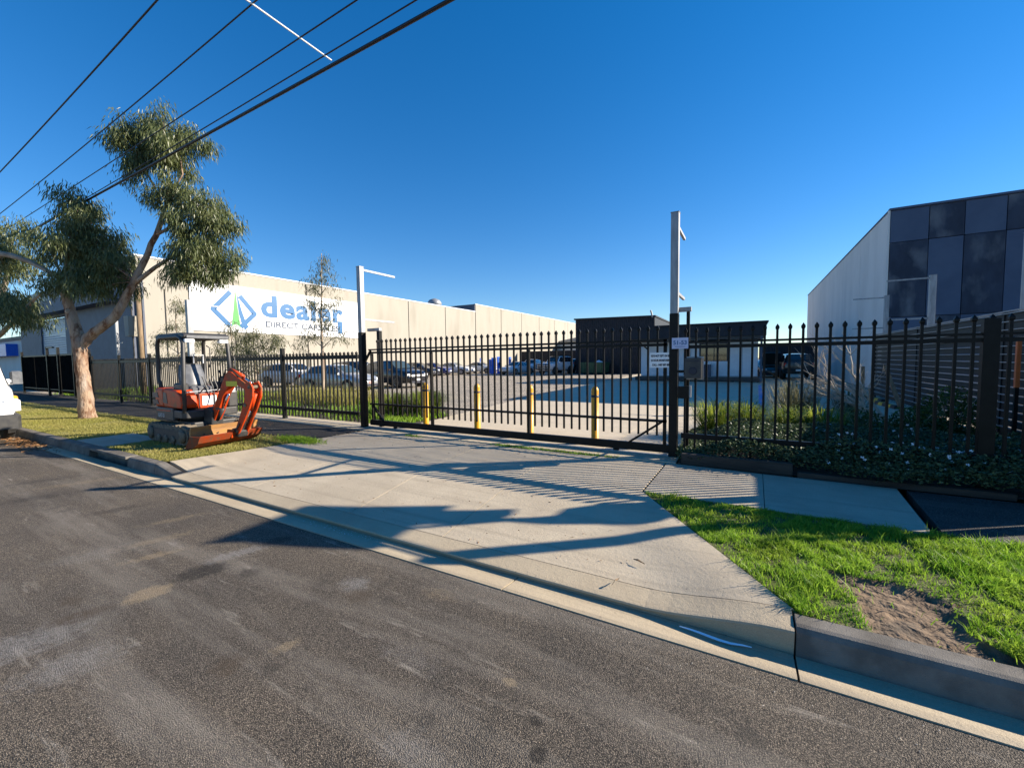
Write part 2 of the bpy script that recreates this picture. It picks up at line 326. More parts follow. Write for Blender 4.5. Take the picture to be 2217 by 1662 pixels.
M['gutterc'] = concrete_mat('gutter_concrete', (.4,.325,.22), (.46,.38,.26), (.25,.205,.145), streak=0)
M['pathc'] = concrete_mat('footpath_concrete', (.36,.305,.225), (.44,.375,.28), (.25,.21,.16), streak=8)
M['yardc'] = concrete_mat('yard_concrete', (.5,.425,.31), (.56,.475,.35), (.42,.355,.265), streak=0)

def text_mesh(txt, size, mt, thick=.004, bold=0, align='CENTER', name='lettering', spacing=1.0):
    cu = bpy.data.curves.new('t', 'FONT'); cu.body = txt; cu.size = size; cu.extrude = thick; cu.offset = bold; cu.align_x = align; cu.resolution_u = 4
    cu.space_character = spacing
    o = bpy.data.objects.new('t', cu); col.objects.link(o)
    dg = bpy.context.evaluated_depsgraph_get(); me = bpy.data.meshes.new_from_object(o.evaluated_get(dg)); me.name = name
    bpy.data.objects.remove(o); me.materials.clear(); me.materials.append(mt); return me
def face_street(o): o.rotation_euler = (R(90), 0, 0)             # text reads from -Y
def face_east(o): o.rotation_euler = (R(90), 0, R(90))           # text reads from +X

def quads_obj(name, V, k, mt, rnd, parent=None, faces=None):
    """V: (n,k,3) array, every row one little polygon"""
    n = len(V); me = bpy.data.meshes.new(name)
    me.vertices.add(n*k); me.vertices.foreach_set('co', V.reshape(-1).astype(np.float32))
    if faces is None: faces = [(0,1,2,4),(4,2,3)] if k == 5 else [tuple(range(k))]
    idx = np.arange(n)[:, None]*k; loops = []; starts = []; tot = []
    per = np.concatenate([np.array(f) for f in faces]); lens = [len(f) for f in faces]
    loops = (idx+per[None, :]).reshape(-1)
    st = np.cumsum([0]+lens[:-1]); tl = sum(lens)
    starts = (np.arange(n)[:, None]*tl+st[None, :]).reshape(-1); tot = np.tile(lens, n)
    me.loops.add(len(loops)); me.loops.foreach_set('vertex_index', loops.astype(np.int32))
    me.polygons.add(len(starts)); me.polygons.foreach_set('loop_start', starts.astype(np.int32)); me.polygons.foreach_set('loop_total', tot.astype(np.int32))
    me.update(calc_edges=True)
    a = me.attributes.new('rnd', 'FLOAT', 'POINT'); a.data.foreach_set('value', np.repeat(rnd, k).astype(np.float32))
    me.materials.append(mt); return obj(name, me, parent)
def blades(P, h, wd, lean, rnd, seg=True):
    """grass blades at points P (n,3)"""
    n = len(P); a = rng.uniform(0, 2*np.pi, n); b = rng.uniform(0, 2*np.pi, n)
    sx = np.stack([np.cos(a), np.sin(a), np.zeros(n)], 1)*(wd/2)[:, None]
    ln = np.stack([np.cos(b), np.sin(b), np.zeros(n)], 1)*(lean*h)[:, None]
    up_ = np.stack([np.zeros(n), np.zeros(n), h], 1)
    mid = P+up_*.6+ln*.35; tip = P+up_+ln
    if seg: return np.stack([P-sx, P+sx, mid+sx*.8, tip, mid-sx*.8], 1), 5
    return np.stack([P-sx, P+sx, tip], 1), 3
def inside(poly, x, y):
    c = np.zeros(len(x), bool); n = len(poly)
    for i in range(n):
        x0, y0 = poly[i]; x1, y1 = poly[(i+1) % n]
        if y0 == y1: continue
        k = ((y0 > y) != (y1 > y)) & (x < (x1-x0)*(y-y0)/(y1-y0)+x0); c ^= k
    return c
def vnoise(x, y, s, seed=0):
    r2 = np.random.default_rng(seed); g = r2.random((64, 64)); u = x*s; v = y*s
    i = np.floor(u).astype(int); j = np.floor(v).astype(int); fu = u-i; fv = v-j; fu = fu*fu*(3-2*fu); fv = fv*fv*(3-2*fv)
    G = lambda a, b: g[a % 64, b % 64]
    return (G(i,j)*(1-fu)+G(i+1,j)*fu)*(1-fv)+(G(i,j+1)*(1-fu)+G(i+1,j+1)*fu)*fv

# ================================================================== SETTING
def sheet(name, poly, z, mt, parent=None):
    return MB().add([(x,y,z) for x, y in poly], [tuple(range(len(poly)))]).build(name, mt, parent)
struct(sheet('ground', [(-700,-300),(500,-300),(500,1200),(-700,1200)], -.45, M['far']))
struct(MB().box((-90,-14,-.4), (40,2.62,-.15)).build('road', M['asphalt']))
# gutter channel, cast in bays
gut = struct(obj('gutter', None))
xs = [-60,-40,-30,-24,-18,-13.2,-9.4,-7.65,-4.6,-1.6,.27,3.3,6.4,12,25]
for k in range(len(xs)-1):
    a, b = xs[k]+.006, xs[k+1]-.006
    mb = MB(); pr = [(2.624,-.143),(2.66,-.144),(2.8,-.164),(2.88,-.168),(2.88,-.42),(2.624,-.42)]
    mb.prism(pr, a, b, 'x'); mb.build('bay', M['gutterc'], gut)
MB().box((-60,2.63,-.42), (25,2.87,-.185)).build('bed', M['joint'], gut)
# kerbs
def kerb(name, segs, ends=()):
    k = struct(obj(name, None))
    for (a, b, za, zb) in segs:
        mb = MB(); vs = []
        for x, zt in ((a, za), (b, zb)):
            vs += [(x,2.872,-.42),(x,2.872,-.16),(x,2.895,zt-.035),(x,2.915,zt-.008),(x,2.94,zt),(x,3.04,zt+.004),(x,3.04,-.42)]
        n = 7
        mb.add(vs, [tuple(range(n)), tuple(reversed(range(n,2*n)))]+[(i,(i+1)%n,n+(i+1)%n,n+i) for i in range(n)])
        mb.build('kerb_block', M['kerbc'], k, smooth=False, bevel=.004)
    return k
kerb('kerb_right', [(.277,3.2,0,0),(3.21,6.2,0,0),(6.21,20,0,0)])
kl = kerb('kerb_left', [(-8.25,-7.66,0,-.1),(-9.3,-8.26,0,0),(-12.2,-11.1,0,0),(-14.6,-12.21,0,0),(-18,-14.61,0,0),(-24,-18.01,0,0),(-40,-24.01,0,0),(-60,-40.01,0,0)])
# side-entry drain lintel in the left kerb
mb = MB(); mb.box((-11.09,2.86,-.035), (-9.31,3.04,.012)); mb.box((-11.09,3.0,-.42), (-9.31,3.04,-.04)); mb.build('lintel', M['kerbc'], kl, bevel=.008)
struct(MB().box((-12.4,3.045,-.3), (-10.9,3.98,.012)).build('pit_cover', M['pathc'], bevel=.01))

# driveway apron
drv = struct(obj('driveway', None))
def zs(y): return -.108+(min(y,5.08)-3.1)/1.98*.108 if y < 5.08 else 0
def zd(x, y):
    b_ = zs(y); e = max(0, 1-(.285-(y-3.1)*.694-x)/.95, 1-(x+8.3-(y-3.1)*.22)/.8); e = min(1, e); e = e*e*(3-2*e)
    return b_+(-.004-b_)*e if y < 5.08 else b_
def slab(name, poly, parent, mt, zf, gap=.004, th=.1):
    cx_ = sum(p[0] for p in poly)/len(poly); cy_ = sum(p[1] for p in poly)/len(poly)
    q = [(x+(gap if x < cx_ else -gap), y+(gap if y < cy_ else -gap)) for x, y in poly]
    n = len(q); mb = MB()
    mb.add([(x,y,zf(y)-th) for x, y in q]+[(x,y,zf(y)) for x, y in q], [tuple(reversed(range(n))), tuple(range(n,2*n))]+[(i,(i+1)%n,n+(i+1)%n,n+i) for i in range(n)])
    return mb.build(name, mt, parent)
F = 3.10; Mid = 5.08; Bk = 6.62
fx = [-8.3,-5.95,-3.9,-2.56,.285]; mx = [-7.86,-6.0,-4.22,-2.72,-1.09]; bx = [-7.75,-6.05,-4.35,-2.78,-1.07]
def gslab(p00, p10, p11, p01, n=14, gap=.004):
    mb = MB()
    for j in range(n+1):
        v = j/n; y = p00[1]*(1-v)+p01[1]*v+(gap if j == 0 else -gap if j == n else 0)
        xa = p00[0]*(1-v)+p01[0]*v+gap; xb = p10[0]*(1-v)+p11[0]*v-gap
        for i in range(n+1): x = xa+(xb-xa)*i/n; mb.v.append((x,y,zd(x,y)))
    for j in range(n):
        for i in range(n): q = j*(n+1)+i; mb.f.append((q,q+1,q+n+2,q+n+1))
    ring = [i for i in range(n+1)]+[(j+1)*(n+1)-1 for j in range(1,n+1)]+[n*(n+1)+i for i in range(n-1,-1,-1)]+[j*(n+1) for j in range(n-1,0,-1)]
    b0 = len(mb.v); m_ = len(ring); mb.v += [mb.v[q] for q in ring]+[(mb.v[q][0],mb.v[q][1],mb.v[q][2]-.1) for q in ring]
    for i in range(m_): mb.f.append((b0+i,b0+m_+i,b0+m_+(i+1)%m_,b0+(i+1)%m_))
    mb.mi = [0]*len(mb.f); o = mb.build('slab', M['drive'], drv); o.data.polygons.foreach_set('use_smooth', [k_ < n*n for k_ in range(len(mb.f))]); return o
for k in range(4):
    gslab((fx[k],F),(fx[k+1],F),(mx[k+1],Mid),(mx[k],Mid)); gslab((mx[k],Mid),(mx[k+1],Mid),(bx[k+1],Bk),(bx[k],Bk))
MB().add([(-8.25,F,-.125),(.27,F,-.125),(-1.11,Mid,-.016),(-1.1,Bk,-.016),(-7.75,Bk,-.016),(-7.85,Mid,-.016)], [(0,1,2,5),(5,2,3,4)]).build('joint_filler', M['joint'], drv)
# rolled lip along the gutter
def lipz(x): return max(zd(x,F)-.014, -.122)
lx = [-7.65,-7.5,-7.35,-7.2,-7.05,-6.8,-5.97,-5.955,-3.92,-3.905,-2.57,-2.555,-1.2,-.8,-.6,-.45,-.3,-.15,0,.1,.2,.268]
vs = []; fs = []
for x in lx:
    zl = lipz(x); zb = zd(x,F)
    vs += [(x,2.89,-.3),(x,2.89,-.16),(x,2.872,zl-.016),(x,2.876,zl-.003),(x,2.895,zl),(x,F-.004,zb),(x,F-.004,-.3)]
for i in range(len(lx)-1):
    for j in range(6): fs.append((i*7+j, i*7+j+1, i*7+7+j+1, i*7+7+j))
fs += [tuple(range(7)), tuple(reversed(range((len(lx)-1)*7, len(lx)*7)))]
MB().add(vs, fs).build('layback', M['gutterc'], drv)
# gate track slab
trk = struct(obj('gate_track_slab', None))
for a, b in ((-15.6,-12.2),(-12.19,-8.3),(-8.29,-5.0),(-4.99,-2.2),(-2.19,-.93)):
    MB().box((a,6.63,-.2), (b,7.42,.018)).build('slab', M['drive'], trk, bevel=.004)
tr = MB()
tr.bar((-15.4,7.04,.024),(-.98,7.04,.024),.045,.014); tr.build('track_rail', M['galv'], trk)
# footpaths
fpr = struct(obj('footpath_right', None))
slab('slab', [(-1.07,5.05),(.18,5.03),(.2,6.56),(-1.05,6.62)], fpr, M['pathc'], lambda y: .004)
slab('slab', [(.18,5.03),(1.47,5.01),(1.58,6.54),(.2,6.56)], fpr, M['pathc'], lambda y: .004)
MB().add([(-1.04,5.06,-.02),(1.46,5.04,-.02),(1.56,6.52,-.02),(-1.04,6.6,-.02)], [(0,1,2,3)]).build('joint_filler', M['joint'], fpr)
slab('slab', [(1.55,5.02),(14,5.02),(14,6.52),(1.66,6.53)], fpr, M['pathasphalt'], lambda y: -.004)
struct(MB().box((-60,5.33,-.3), (-7.87,6.62,.0)).build('footpath_left', M['pathasphalt']))
struct(sheet('footpath_left_edge', [(-60,6.63),(-15.61,6.63),(-15.61,7.42),(-60,7.42)], .004, M['pathasphalt']))

# yard
yard = struct(obj('yard', None))
sheet('asphalt_surface', [(-60,7.43),(-.93,7.43),(14,7.43),(14,140),(-60,140)], -.03, M['yardasphalt'], yard)
ycx = lambda y: -7.25-(y-7.43)*.115 if y < 16 else -8.24-(y-16)*.06
ys = [7.43,14.3,21.5,29,37,48,70]
for k in range(len(ys)-1):
    a, b = ys[k], ys[k+1]
    xa = [ycx(a),-2.2,4.3]; xb = [ycx(b),-2.2,4.3]
    for j in range(2): slab('slab', [(xa[j],a),(xa[j+1],a),(xb[j+1],b),(xb[j],b)], yard, M['yardc'], lambda y: .0, gap=.006, th=.025)
# blue painted bay lines on the concrete
def line(p, q, w_, mt, par, z=.005):
    p = Vector((*p,z)); q = Vector((*q,z)); d = (q-p).normalized(); s_ = Vector((-d.y,d.x,0))*w_/2
    return MB().add([p-s_,q-s_,q+s_,p+s_], [(0,1,2,3)]).build('painted_line', mt, par)
M['lineblue'] = mat('faded_blue_line', (.07,.2,.5), (.12,.25,.5), rough=.7, scale=12)
M['linewhite'] = mat('faded_white_line', (.55,.53,.48), (.62,.6,.55), rough=.7, scale=12)
line((.4,15.6), (.6,27.5), .14, M['lineblue'], yard); line((.9,17.0),(4.1,17.0),.1,M['linewhite'],yard); line((.6,22.2),(4.1,22.2),.12,M['lineblue'],yard); line((.6,26.8),(4.1,26.8),.1,M['linewhite'],yard)

# garden beds (soil sheets)
struct(sheet('garden_bed_left', [(-33.8,7.43),(-9.0,7.43),(-7.3,7.9),(-7.6,9.6),(-9.2,11.5),(-14,12.2),(-33.8,12.6)], -.012, M['bedsoil']))
struct(sheet('garden_bed_right', [(-.9,6.64),(14,6.6),(14,12),(4.3,12.6),(1.8,13.2),(-.2,12.0),(-.9,9.5)], .012, M['bedsoil']))

# verges: real turf surface, with the bare wheel rut on the right
SOIL = [(.45,3.9),(.72,3.78),(1.04,3.76),(1.2,3.64),(1.12,3.33),(1.26,3.14),(1.5,3.0),(1.3,2.98),(.71,2.99),(.66,3.1),(.64,3.35),(.58,3.6)]
RV = [(.3,3.045),(6,3.045),(6,5.02),(-1.07,5.05)]
def verge(name, poly, step, soil, mats, amp, slope=None):
    x0 = min(p[0] for p in poly); x1 = max(p[0] for p in poly); y0 = min(p[1] for p in poly); y1 = max(p[1] for p in poly)
    nx = int((x1-x0)/step)+1; ny = int((y1-y0)/step)+1
    # rows follow the slanted left edge so that the border is straight
    X = np.zeros((ny,nx)); Y = np.zeros((ny,nx))
    for j in range(ny):
        y = y0+(y1-y0)*j/(ny-1); t = (y-y0)/(y1-y0)
        xl = poly[0][0]*(1-t)+poly[3][0]*t; xr = poly[1][0]*(1-t)+poly[2][0]*t
        X[j] = np.linspace(xl, xr, nx); Y[j] = y
    xf, yf = X.ravel(), Y.ravel()
    z = -.012+amp*(vnoise(xf,yf,3.1,1)-.5)+amp*.5*(vnoise(xf,yf,11,2)-.5)
    if slope: xe = slope(yf); ed = np.clip(1-np.abs(xf-xe)/.22,0,1); ed = ed*ed*(3-2*ed); z = z*(1-ed)+(np.array([zs(q) for q in yf])-.03)*ed
    sm = np.zeros(len(xf), bool)
    if soil:
        wob = .09*(vnoise(xf,yf,7,3)-.5); sm = inside(soil, xf+wob, yf-wob)
        z = np.where(sm, z-.03+.035*(vnoise(xf*.5,yf*2.5,10,4)-.5)+.02*(vnoise(xf,yf,22,5)-.5), z)
    F_ = []; mi = []
    for j in range(ny-1):
        for i in range(nx-1):
            a = j*nx+i; F_.append((a,a+1,a+nx+1,a+nx)); mi.append(1 if sm[a] else 0)
    me = bpy.data.meshes.new(name); me.from_pydata(list(zip(xf,yf,z)), [], F_)
    for q in mats: me.materials.append(q)
    me.polygons.foreach_set('material_index', mi); me.polygons.foreach_set('use_smooth', [True]*len(F_)); me.update()
    return struct(obj(name, me))
verge('verge_right', RV, .035, SOIL, [M['turf'], M['soil']], .02)
LV = [(-40,3.045),(-8.3,3.045),(-7.86,5.33),(-40,5.33)]
verge('verge_left', LV, .1, None, [M['dryturf'], M['soil']], .03)
M['gr1'] = stuff_mat('fresh_grass', (.09,.22,.012), (.34,.5,.055), trans=.5, big=(.27,.38,.04), bigs=2.0)
M['gr2'] = stuff_mat('dry_grass', (.26,.25,.06), (.42,.37,.12), trans=.4, big=(.3,.29,.07), bigs=.8)
n = 190000
x = rng.uniform(-1.06, 3.6, n); y = rng.uniform(3.03, 5.06, n)
k = inside([(.31,3.06),(3.6,3.05),(3.6,5.03),(-1.05,5.05)], x, y)
wob = .09*(vnoise(x,y,7,3)-.5); bare = inside(SOIL, x+wob, y-wob)
edge = inside([(-.3,3.9),(.16,3.26),(.28,3.34),(-.12,3.98)], x, y)
dens = np.clip((vnoise(x,y,1.8,9)-.12)*2.2, .3, 1)*np.clip((vnoise(x,y,10,16)-.12)*2.4,.12,1)*np.where(bare, .012, 1)*np.where(edge, .25, 1)
k &= rng.random(n) < dens; x, y = x[k], y[k]
tall = (.45+.8*vnoise(x,y,2.6,12))*(.5+1.0*vnoise(x,y,9,13))*np.where(rng.random(len(x)) < .06, 1.8, 1)
h = rng.uniform(.025,.062,len(x))*tall; P = np.stack([x,y,np.full(len(x),-.014)],1)
V, kk = blades(P, h, rng.uniform(.004,.0085,len(x)), rng.uniform(.2,1.1,len(x)), None)
tag(quads_obj('grass', V, kk, M['gr1'], np.clip(rng.random(len(x))*.7+.5*(vnoise(x,y,5,14)-.25),0,1)), 'bright green grass growing on the verge beside the concrete footpath', 'grass', kind='stuff')
n = 120000
x = -8.0-rng.random(n)**1.6*19; y = rng.uniform(3.05, 5.32, n)
k = (x < -8.32+(y-3.045)*.184) & ~((x > -12.42) & (x < -10.88) & (y < 4.0)) & (rng.random(n) < np.clip((vnoise(x,y,.9,21)-.1)*1.8,.15,1))
x, y = x[k], y[k]; h = rng.uniform(.02,.05,len(x))*(.5+vnoise(x,y,1.3,5)); P = np.stack([x,y,np.full(len(x),-.01)],1)
V, kk = blades(P, h, rng.uniform(.008,.016,len(x)), rng.uniform(.2,.9,len(x)), None, False)
tag(quads_obj('dry_grass', V, kk, M['gr2'], rng.random(len(x))), 'thin yellowing grass around the gum tree and excavator', 'grass', kind='stuff')
# weed tuft spreading onto the driveway, weeds along the gate track
n = 3500; x = rng.normal(-8.0,.28,n); y = rng.normal(5.18,.09,n)
V, kk = blades(np.stack([x,y,np.full(n,-.005)],1), rng.uniform(.03,.09,n), rng.uniform(.006,.012,n), rng.uniform(.3,1.2,n), None)
tag(quads_obj('weed_tuft', V, kk, M['gr1'], rng.random(n)), 'green weed tuft spilling onto the driveway edge beside the excavator', 'weed', kind='stuff')
n = 2600; x = rng.uniform(-6.4,-1.8,n); k = rng.random(n) < np.clip((vnoise(x,x*0,1.6,31)-.45)*3,0,1); x = x[k]; n = len(x)
V, kk = blades(np.stack([x,rng.normal(6.6,.035,n),np.full(n,0)],1), rng.uniform(.015,.05,n), rng.uniform(.006,.012,n), rng.uniform(.3,1.4,n), None)
tag(quads_obj('gate_track_weeds', V, kk, M['gr1'], rng.random(n)), 'small weeds growing in the joint along the sliding gate track', 'weed', kind='stuff')

# ================================================================== FENCES, GATE, POSTS
def picket_mesh(z0, z1, w_=.0148, knob=.024):
    mb = MB(); t = z1-.085
    def ring(r_, z): return [(-r_,-r_,z),(r_,-r_,z),(r_,r_,z),(-r_,r_,z)]
    rs = [ring(w_,z0), ring(w_,t), ring(knob,t+.018), ring(knob,t+.045), ring(.002,z1)]
    vs = [p for r_ in rs for p in r_]; fs = [(3,2,1,0),(16,17,18,19)]
    for i in range(4):
        for j in range(4): fs.append((i*4+j, i*4+(j+1)%4, i*4+4+(j+1)%4, i*4+4+j))
    return mb.add(vs, fs).mesh('picket', M['black'])
def pickets(par, me, x0, x1, pitch, y):
    n_ = int(round((x1-x0)/pitch))
    for i in range(n_+1): obj('picket', me, par, (x0+(x1-x0)*i/n_, y, 0))
FY = 7.04
# sliding gate
g = thing('sliding_gate', 'long black steel picket sliding gate across the driveway', 'gate')
pickets(g, picket_mesh(.34, 2.13), -7.66, -1.28, .15, FY)
for nm, z, h_ in (('top_rail',1.885,.035),('top_rail',1.815,.045),('mid_rail',.58,.04)):
    MB().bar((-7.95,FY,z), (-1.13,FY,z), .05, h_).build(nm, M['black'], g)
MB().bar((-7.95,FY,.135), (-1.1,FY,.135), .06, .13).build('bottom_beam', M['black'], g)
for xx in (-7.86,-6.02,-3.63):
    MB().bar((xx,FY-.002,.2), (xx,FY-.002,1.79), .065, .045).build('stile', M['black'], g)
MB().bar((-1.16,FY,.2), (-1.16,FY,1.9), .05, .05).build('stile', M['black'], g)
MB().bar((-1.2,FY-.035,.57), (-1.72,FY-.035,.2), .035, .05, (0,1,0)).build('brace', M['black'], g)
MB().bar((-7.82,FY-.035,.55), (-7.5,FY-.035,.2), .035, .05, (0,1,0)).build('brace', M['black'], g)
MB().bar((-8.1,FY-.035,1.55), (-7.86,FY-.035,1.86), .035, .05, (0,1,0)).build('brace', M['black'], g)
for xx in (-7.15,-1.95):
    wl = MB().bar((xx-.05,FY,.06),(xx+.05,FY,.06),.03,.05).build('wheel_bracket', M['black'], g)
    MB().lathe([(.012,-.014),(.034,-.012),(.028,0),(.034,.012),(.012,.014)], 14, (xx,FY,.036), 'y').build('wheel', M['dgrey'], g)
# sign on the gate
sg = thing('notice_sign', 'white notice sign about keys fixed to the gate pickets', 'sign', (-1.22,FY-.035,1.57))
MB().box((-.175,-.004,-.12), (.175,.004,.12)).build('board', M['signw'], sg)
for t_, z in (('KEYS NOT KEPT ON SITE',.052),('24 HOUR MONITORING',-.02),('CALL : 0487 887 888',-.092)):
    o = obj('lettering', text_mesh(t_, .046, M['ink'], .001, .0022), sg, (0,-.0055,z)); face_street(o); xs_ = [q.co.x for q in o.data.vertices]; o.scale.x = .31/(max(xs_)-min(xs_)) if z > -.05 else .27/(max(xs_)-min(xs_))
    bpy.context.view_layer.update()
# banner posts of the gate
def tall_post(name, label, x, y, h=3.86, w_=.13, arms=((3.72,1.0),(2.66,1.0)), ad=(0,1,0), split=2.3, group='tall steel banner posts'):
    t = thing(name, label, 'post', (x,y,0), 0, group)
    MB().box((-w_/2,-w_/2-.004,-.2), (w_/2,w_/2+.004,split)).build('painted_base', M['black'], t, bevel=.006)
    MB().box((-w_/2+.006,-w_/2+.004,split), (w_/2-.006,w_/2-.004,h)).build('galvanised_shaft', M['galv'], t, bevel=.006)
    MB().box((-w_/2,-w_/2-.004,h), (w_/2,w_/2+.004,h+.008)).build('cap', M['galv'], t)
    a = Vector(ad)
    for z, ln in arms:
        s_ = w_/2; MB().bar(a*s_+Vector((0,0,z)), a*(s_+ln)+Vector((0,0,z)), .04, .045).build('arm', M['galv'], t)
    return t
tall_post('gate_post', 'tall steel post with two arms at the right end of the gate', -1.03, FY+.02)
tall_post('gate_post', 'tall steel post with two arms at the left end of the gate', -8.11, FY-.06, arms=((3.8,1.05),(2.62,1.0)))
# rear hoop posts that hold the gate upright
for xx, lab in ((-7.74,'black gate support hoop behind the left gate post'),(-.84,'grey gate support hoop behind the right gate post')):
    t = thing('gate_hoop', lab, 'gate support', (xx,FY+.14,0), 0, 'gate support hoops')
    MB().bar((0,0,-.1),(0,0,2.33),.09 if xx < -2 else .05,.09 if xx < -2 else .05).build('upright', M['black'], t, bevel=.004)
    MB().bar((-.36 if xx < -2 else -.15,0,2.37),(.045,0,2.37),.09,.07).build('crossbar', M['galv'], t, bevel=.004)
# house number plate
t = thing('number_plate_sign', 'pale blue street number plate on the right gate post', 'sign', (-.93,FY-.075,1.83))
MB().box((-.12,-.003,-.085), (.12,.003,.085)).build('board', M['phone'], t)
o = obj('lettering', text_mesh('51-53', .088, M['sblue'], .001, .002), t, (0,-.005,-.02)); face_street(o)
o = obj('lettering', text_mesh('Industrial Estate', .024, M['sblue'], .001), t, (0,-.005,-.06)); face_street(o)
# letter box / intercom
t = thing('letterbox', 'dark grey metal letterbox with round opening beside the gate post', 'letterbox', (-.73,FY-.1,1.29))
MB().bbox((-.12,-.09,0), (.12,.1,.31), .006).build('body', M['dgrey'], t)
MB().box((-.09,-.096,.255), (.09,-.088,.27)).build('slot', M['ink'], t)
MB().lathe([(.052,-.1),(.058,-.094),(.058,-.086)], 24, (0,0,.11), 'y').build('ring', M['ink'], t)
MB().bar((-.25,.03,.1),(-.12,.03,.1),.03,.04).build('bracket', M['black'], t)
MB().box((-.11,.101,-.03),(.135,.11,.33)).build('back_plate', M['galv'], t)
t = thing('lock_box', 'small black gate lock box below the letterbox', 'lock', (-.88,FY-.06,.97))
MB().bbox((-.07,-.06,0), (.09,.06,.19), .006).build('body', M['black'], t)
MB().box((.092,-.05,.02), (.12,.05,.2)).build('cover', M['galv'], t)

def fence(name, label, x0, x1, tip, rails, posts, low, ph, pw=.065, pbase=.1, fy=FY, pitch=.15, cat='fence'):
    t = thing(name, label, cat)
    pm = picket_mesh(pbase, tip); pickets(t, pm, x0, x1, pitch, fy)
    for z, h_ in rails: MB().bar((x0-.05,fy,z), (x1+.05,fy,z), .045, h_).build('rail', M['black'], t)
    MB().bar((x0-.05,fy,low), (x1+.05,fy,low), .05, .08).build('rail', M['black'], t)
    for p_, w2 in posts: MB().bar((p_,fy+.002,-.2), (p_,fy+.002,ph), w2, .09, (0,1,0)).build('post', M['black'], t, bevel=.004)
    return t
fence('picket_fence', 'black picket fence right of the gate before the flowering bed', -.86, 4.3, 2.07, ((1.84,.03),(1.77,.05)), ((2.47,.14),(4.4,.12)), .37, 2.02)
fence('picket_fence', 'black picket fence left of the gate behind the excavator', -25.9, -8.4, 1.86, ((1.725,.1),), ((-11.45,.11),(-14.25,.09),(-17.1,.09),(-20.0,.09),(-22.9,.09),(-25.95,.09)), .32, 2.0)
MB  # solid clad gate further left
t = thing('clad_gate', 'black sheet-clad sliding gate with tall posts behind the gum tree', 'gate', (0,FY,0))
for k in range(5):
    a = -36.6+k*2.12
    MB().box((a+.04,-.015,.2), (a+2.08,.015,2.1)).build('panel', M['matte'], t)
MB().bar((-36.6,-.03,2.12),(-26,-.03,2.12),.05,.07).build('rail', M['black'], t); MB().bar((-36.6,-.03,.35),(-26,-.03,.35),.05,.07).build('rail', M['black'], t)
for xx, zt in ((-36.6,2.4),(-32.0,2.55),(-30.3,2.5),(-28.1,2.55),(-27.0,2.2),(-26.1,2.3)):
    MB().bar((xx,-.05,0),(xx,-.05,zt),.1,.1,(0,1,0)).build('post', M['black'], t)
MB().bar((-32.1,-.05,2.52),(-31.0,-.05,2.52),.1,.08).build('crossbar', M['black'], t)

# yellow bollards
bm_ = MB(); prof = [(.105,0),(.105,.012),(.07,.02),(.07,1.0),(.065,1.04),(.045,1.075),(.015,1.09)]
bm_.lathe(prof, 22); bme = bm_.mesh('post_tube', M['yellow'], True)
band = MB().lathe([(.0712,.885),(.0712,.9),(.0712,.93)], 22).mesh('reflective_band', M['ink'], True)
slot = MB().box((-.012,-.078,.955),(.022,-.05,1.03)).mesh('slot', M['ink'])
for i, (bxx, byy, lab) in enumerate(((-6.66,7.55,'yellow bollard nearest the left gate post'),(-5.18,7.55,'second yellow bollard from the left behind the gate'),(-3.87,7.55,'third yellow bollard from the left behind the gate'),(-2.48,7.5,'yellow bollard nearest the right gate post'))):
    t = thing('bollard', lab, 'bollard', (bxx,byy,0), R(18), 'yellow bollards behind the gate')
    obj('post_tube', bme, t); obj('reflective_band', band, t); obj('slot', slot, t)

# ================================================================== DEALER WAREHOUSE (left)
WX = -34.0
t = thing('warehouse', 'long cream tilt-panel warehouse wall with a big white sign', 'building')
js = [11.5,17.3,23.3,28.9,36.0,42.7,49.5]
for a, b in zip(js[:-1], js[1:]): MB().box((WX-.2,a+.055,-.05), (WX,b-.055,8.5)).build('panel', M['cream'], t, bevel=.01)
j2 = [49.5,56.6,63.4,70.3,77.3,84.5,92,99.5,107]
for a, b in zip(j2[:-1], j2[1:]): MB().box((WX-.2,a+.055,-.05), (WX+.02,b-.055,9.55)).build('panel', M['cream'], t, bevel=.01)
MB().box((WX-.3,11.55,-.05), (WX-.06,107,8.3)).build('joint_backing', M['joint'], t)
MB().box((WX-.25,11.45,8.5), (WX+.05,49.45,8.6)).build('capping', M['white'], t)
MB().box((WX-.25,49.45,9.55), (WX+.07,107,9.65)).build('capping', M['white'], t)
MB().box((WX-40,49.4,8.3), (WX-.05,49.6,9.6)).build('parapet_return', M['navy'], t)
MB().box((-59,12,6.8), (WX-.25,49.4,8.2)).build('roof', M['galv'], t)
# street front, in shade
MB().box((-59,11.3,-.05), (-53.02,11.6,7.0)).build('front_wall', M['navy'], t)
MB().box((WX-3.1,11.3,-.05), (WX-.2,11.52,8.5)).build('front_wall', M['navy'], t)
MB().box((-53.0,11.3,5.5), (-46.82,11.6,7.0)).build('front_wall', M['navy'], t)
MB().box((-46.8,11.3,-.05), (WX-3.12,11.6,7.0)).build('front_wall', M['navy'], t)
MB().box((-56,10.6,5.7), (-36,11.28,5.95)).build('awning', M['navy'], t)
rd = obj('roller_door', None, t)
for k in range(30): MB().bar((-53,11.45,.1+k*.18),(-46.82,11.45,.1+k*.18),.09,.15).build('slat', M['roller'], rd)
wv = MB().lathe([(.5,0),(.5,.5),(.85,.6),(.95,.95),(.7,1.35),(.2,1.55)], 18); wv.build('roof_vent', M['galv'], t, True, (WX-2.0,43.0,8.2))
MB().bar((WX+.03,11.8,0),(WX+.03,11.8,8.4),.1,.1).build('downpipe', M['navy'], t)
MB().bar((WX+.04,13.0,0),(WX+.04,13.0,6.6),.03,.03).build('conduit', M['joint'], t)
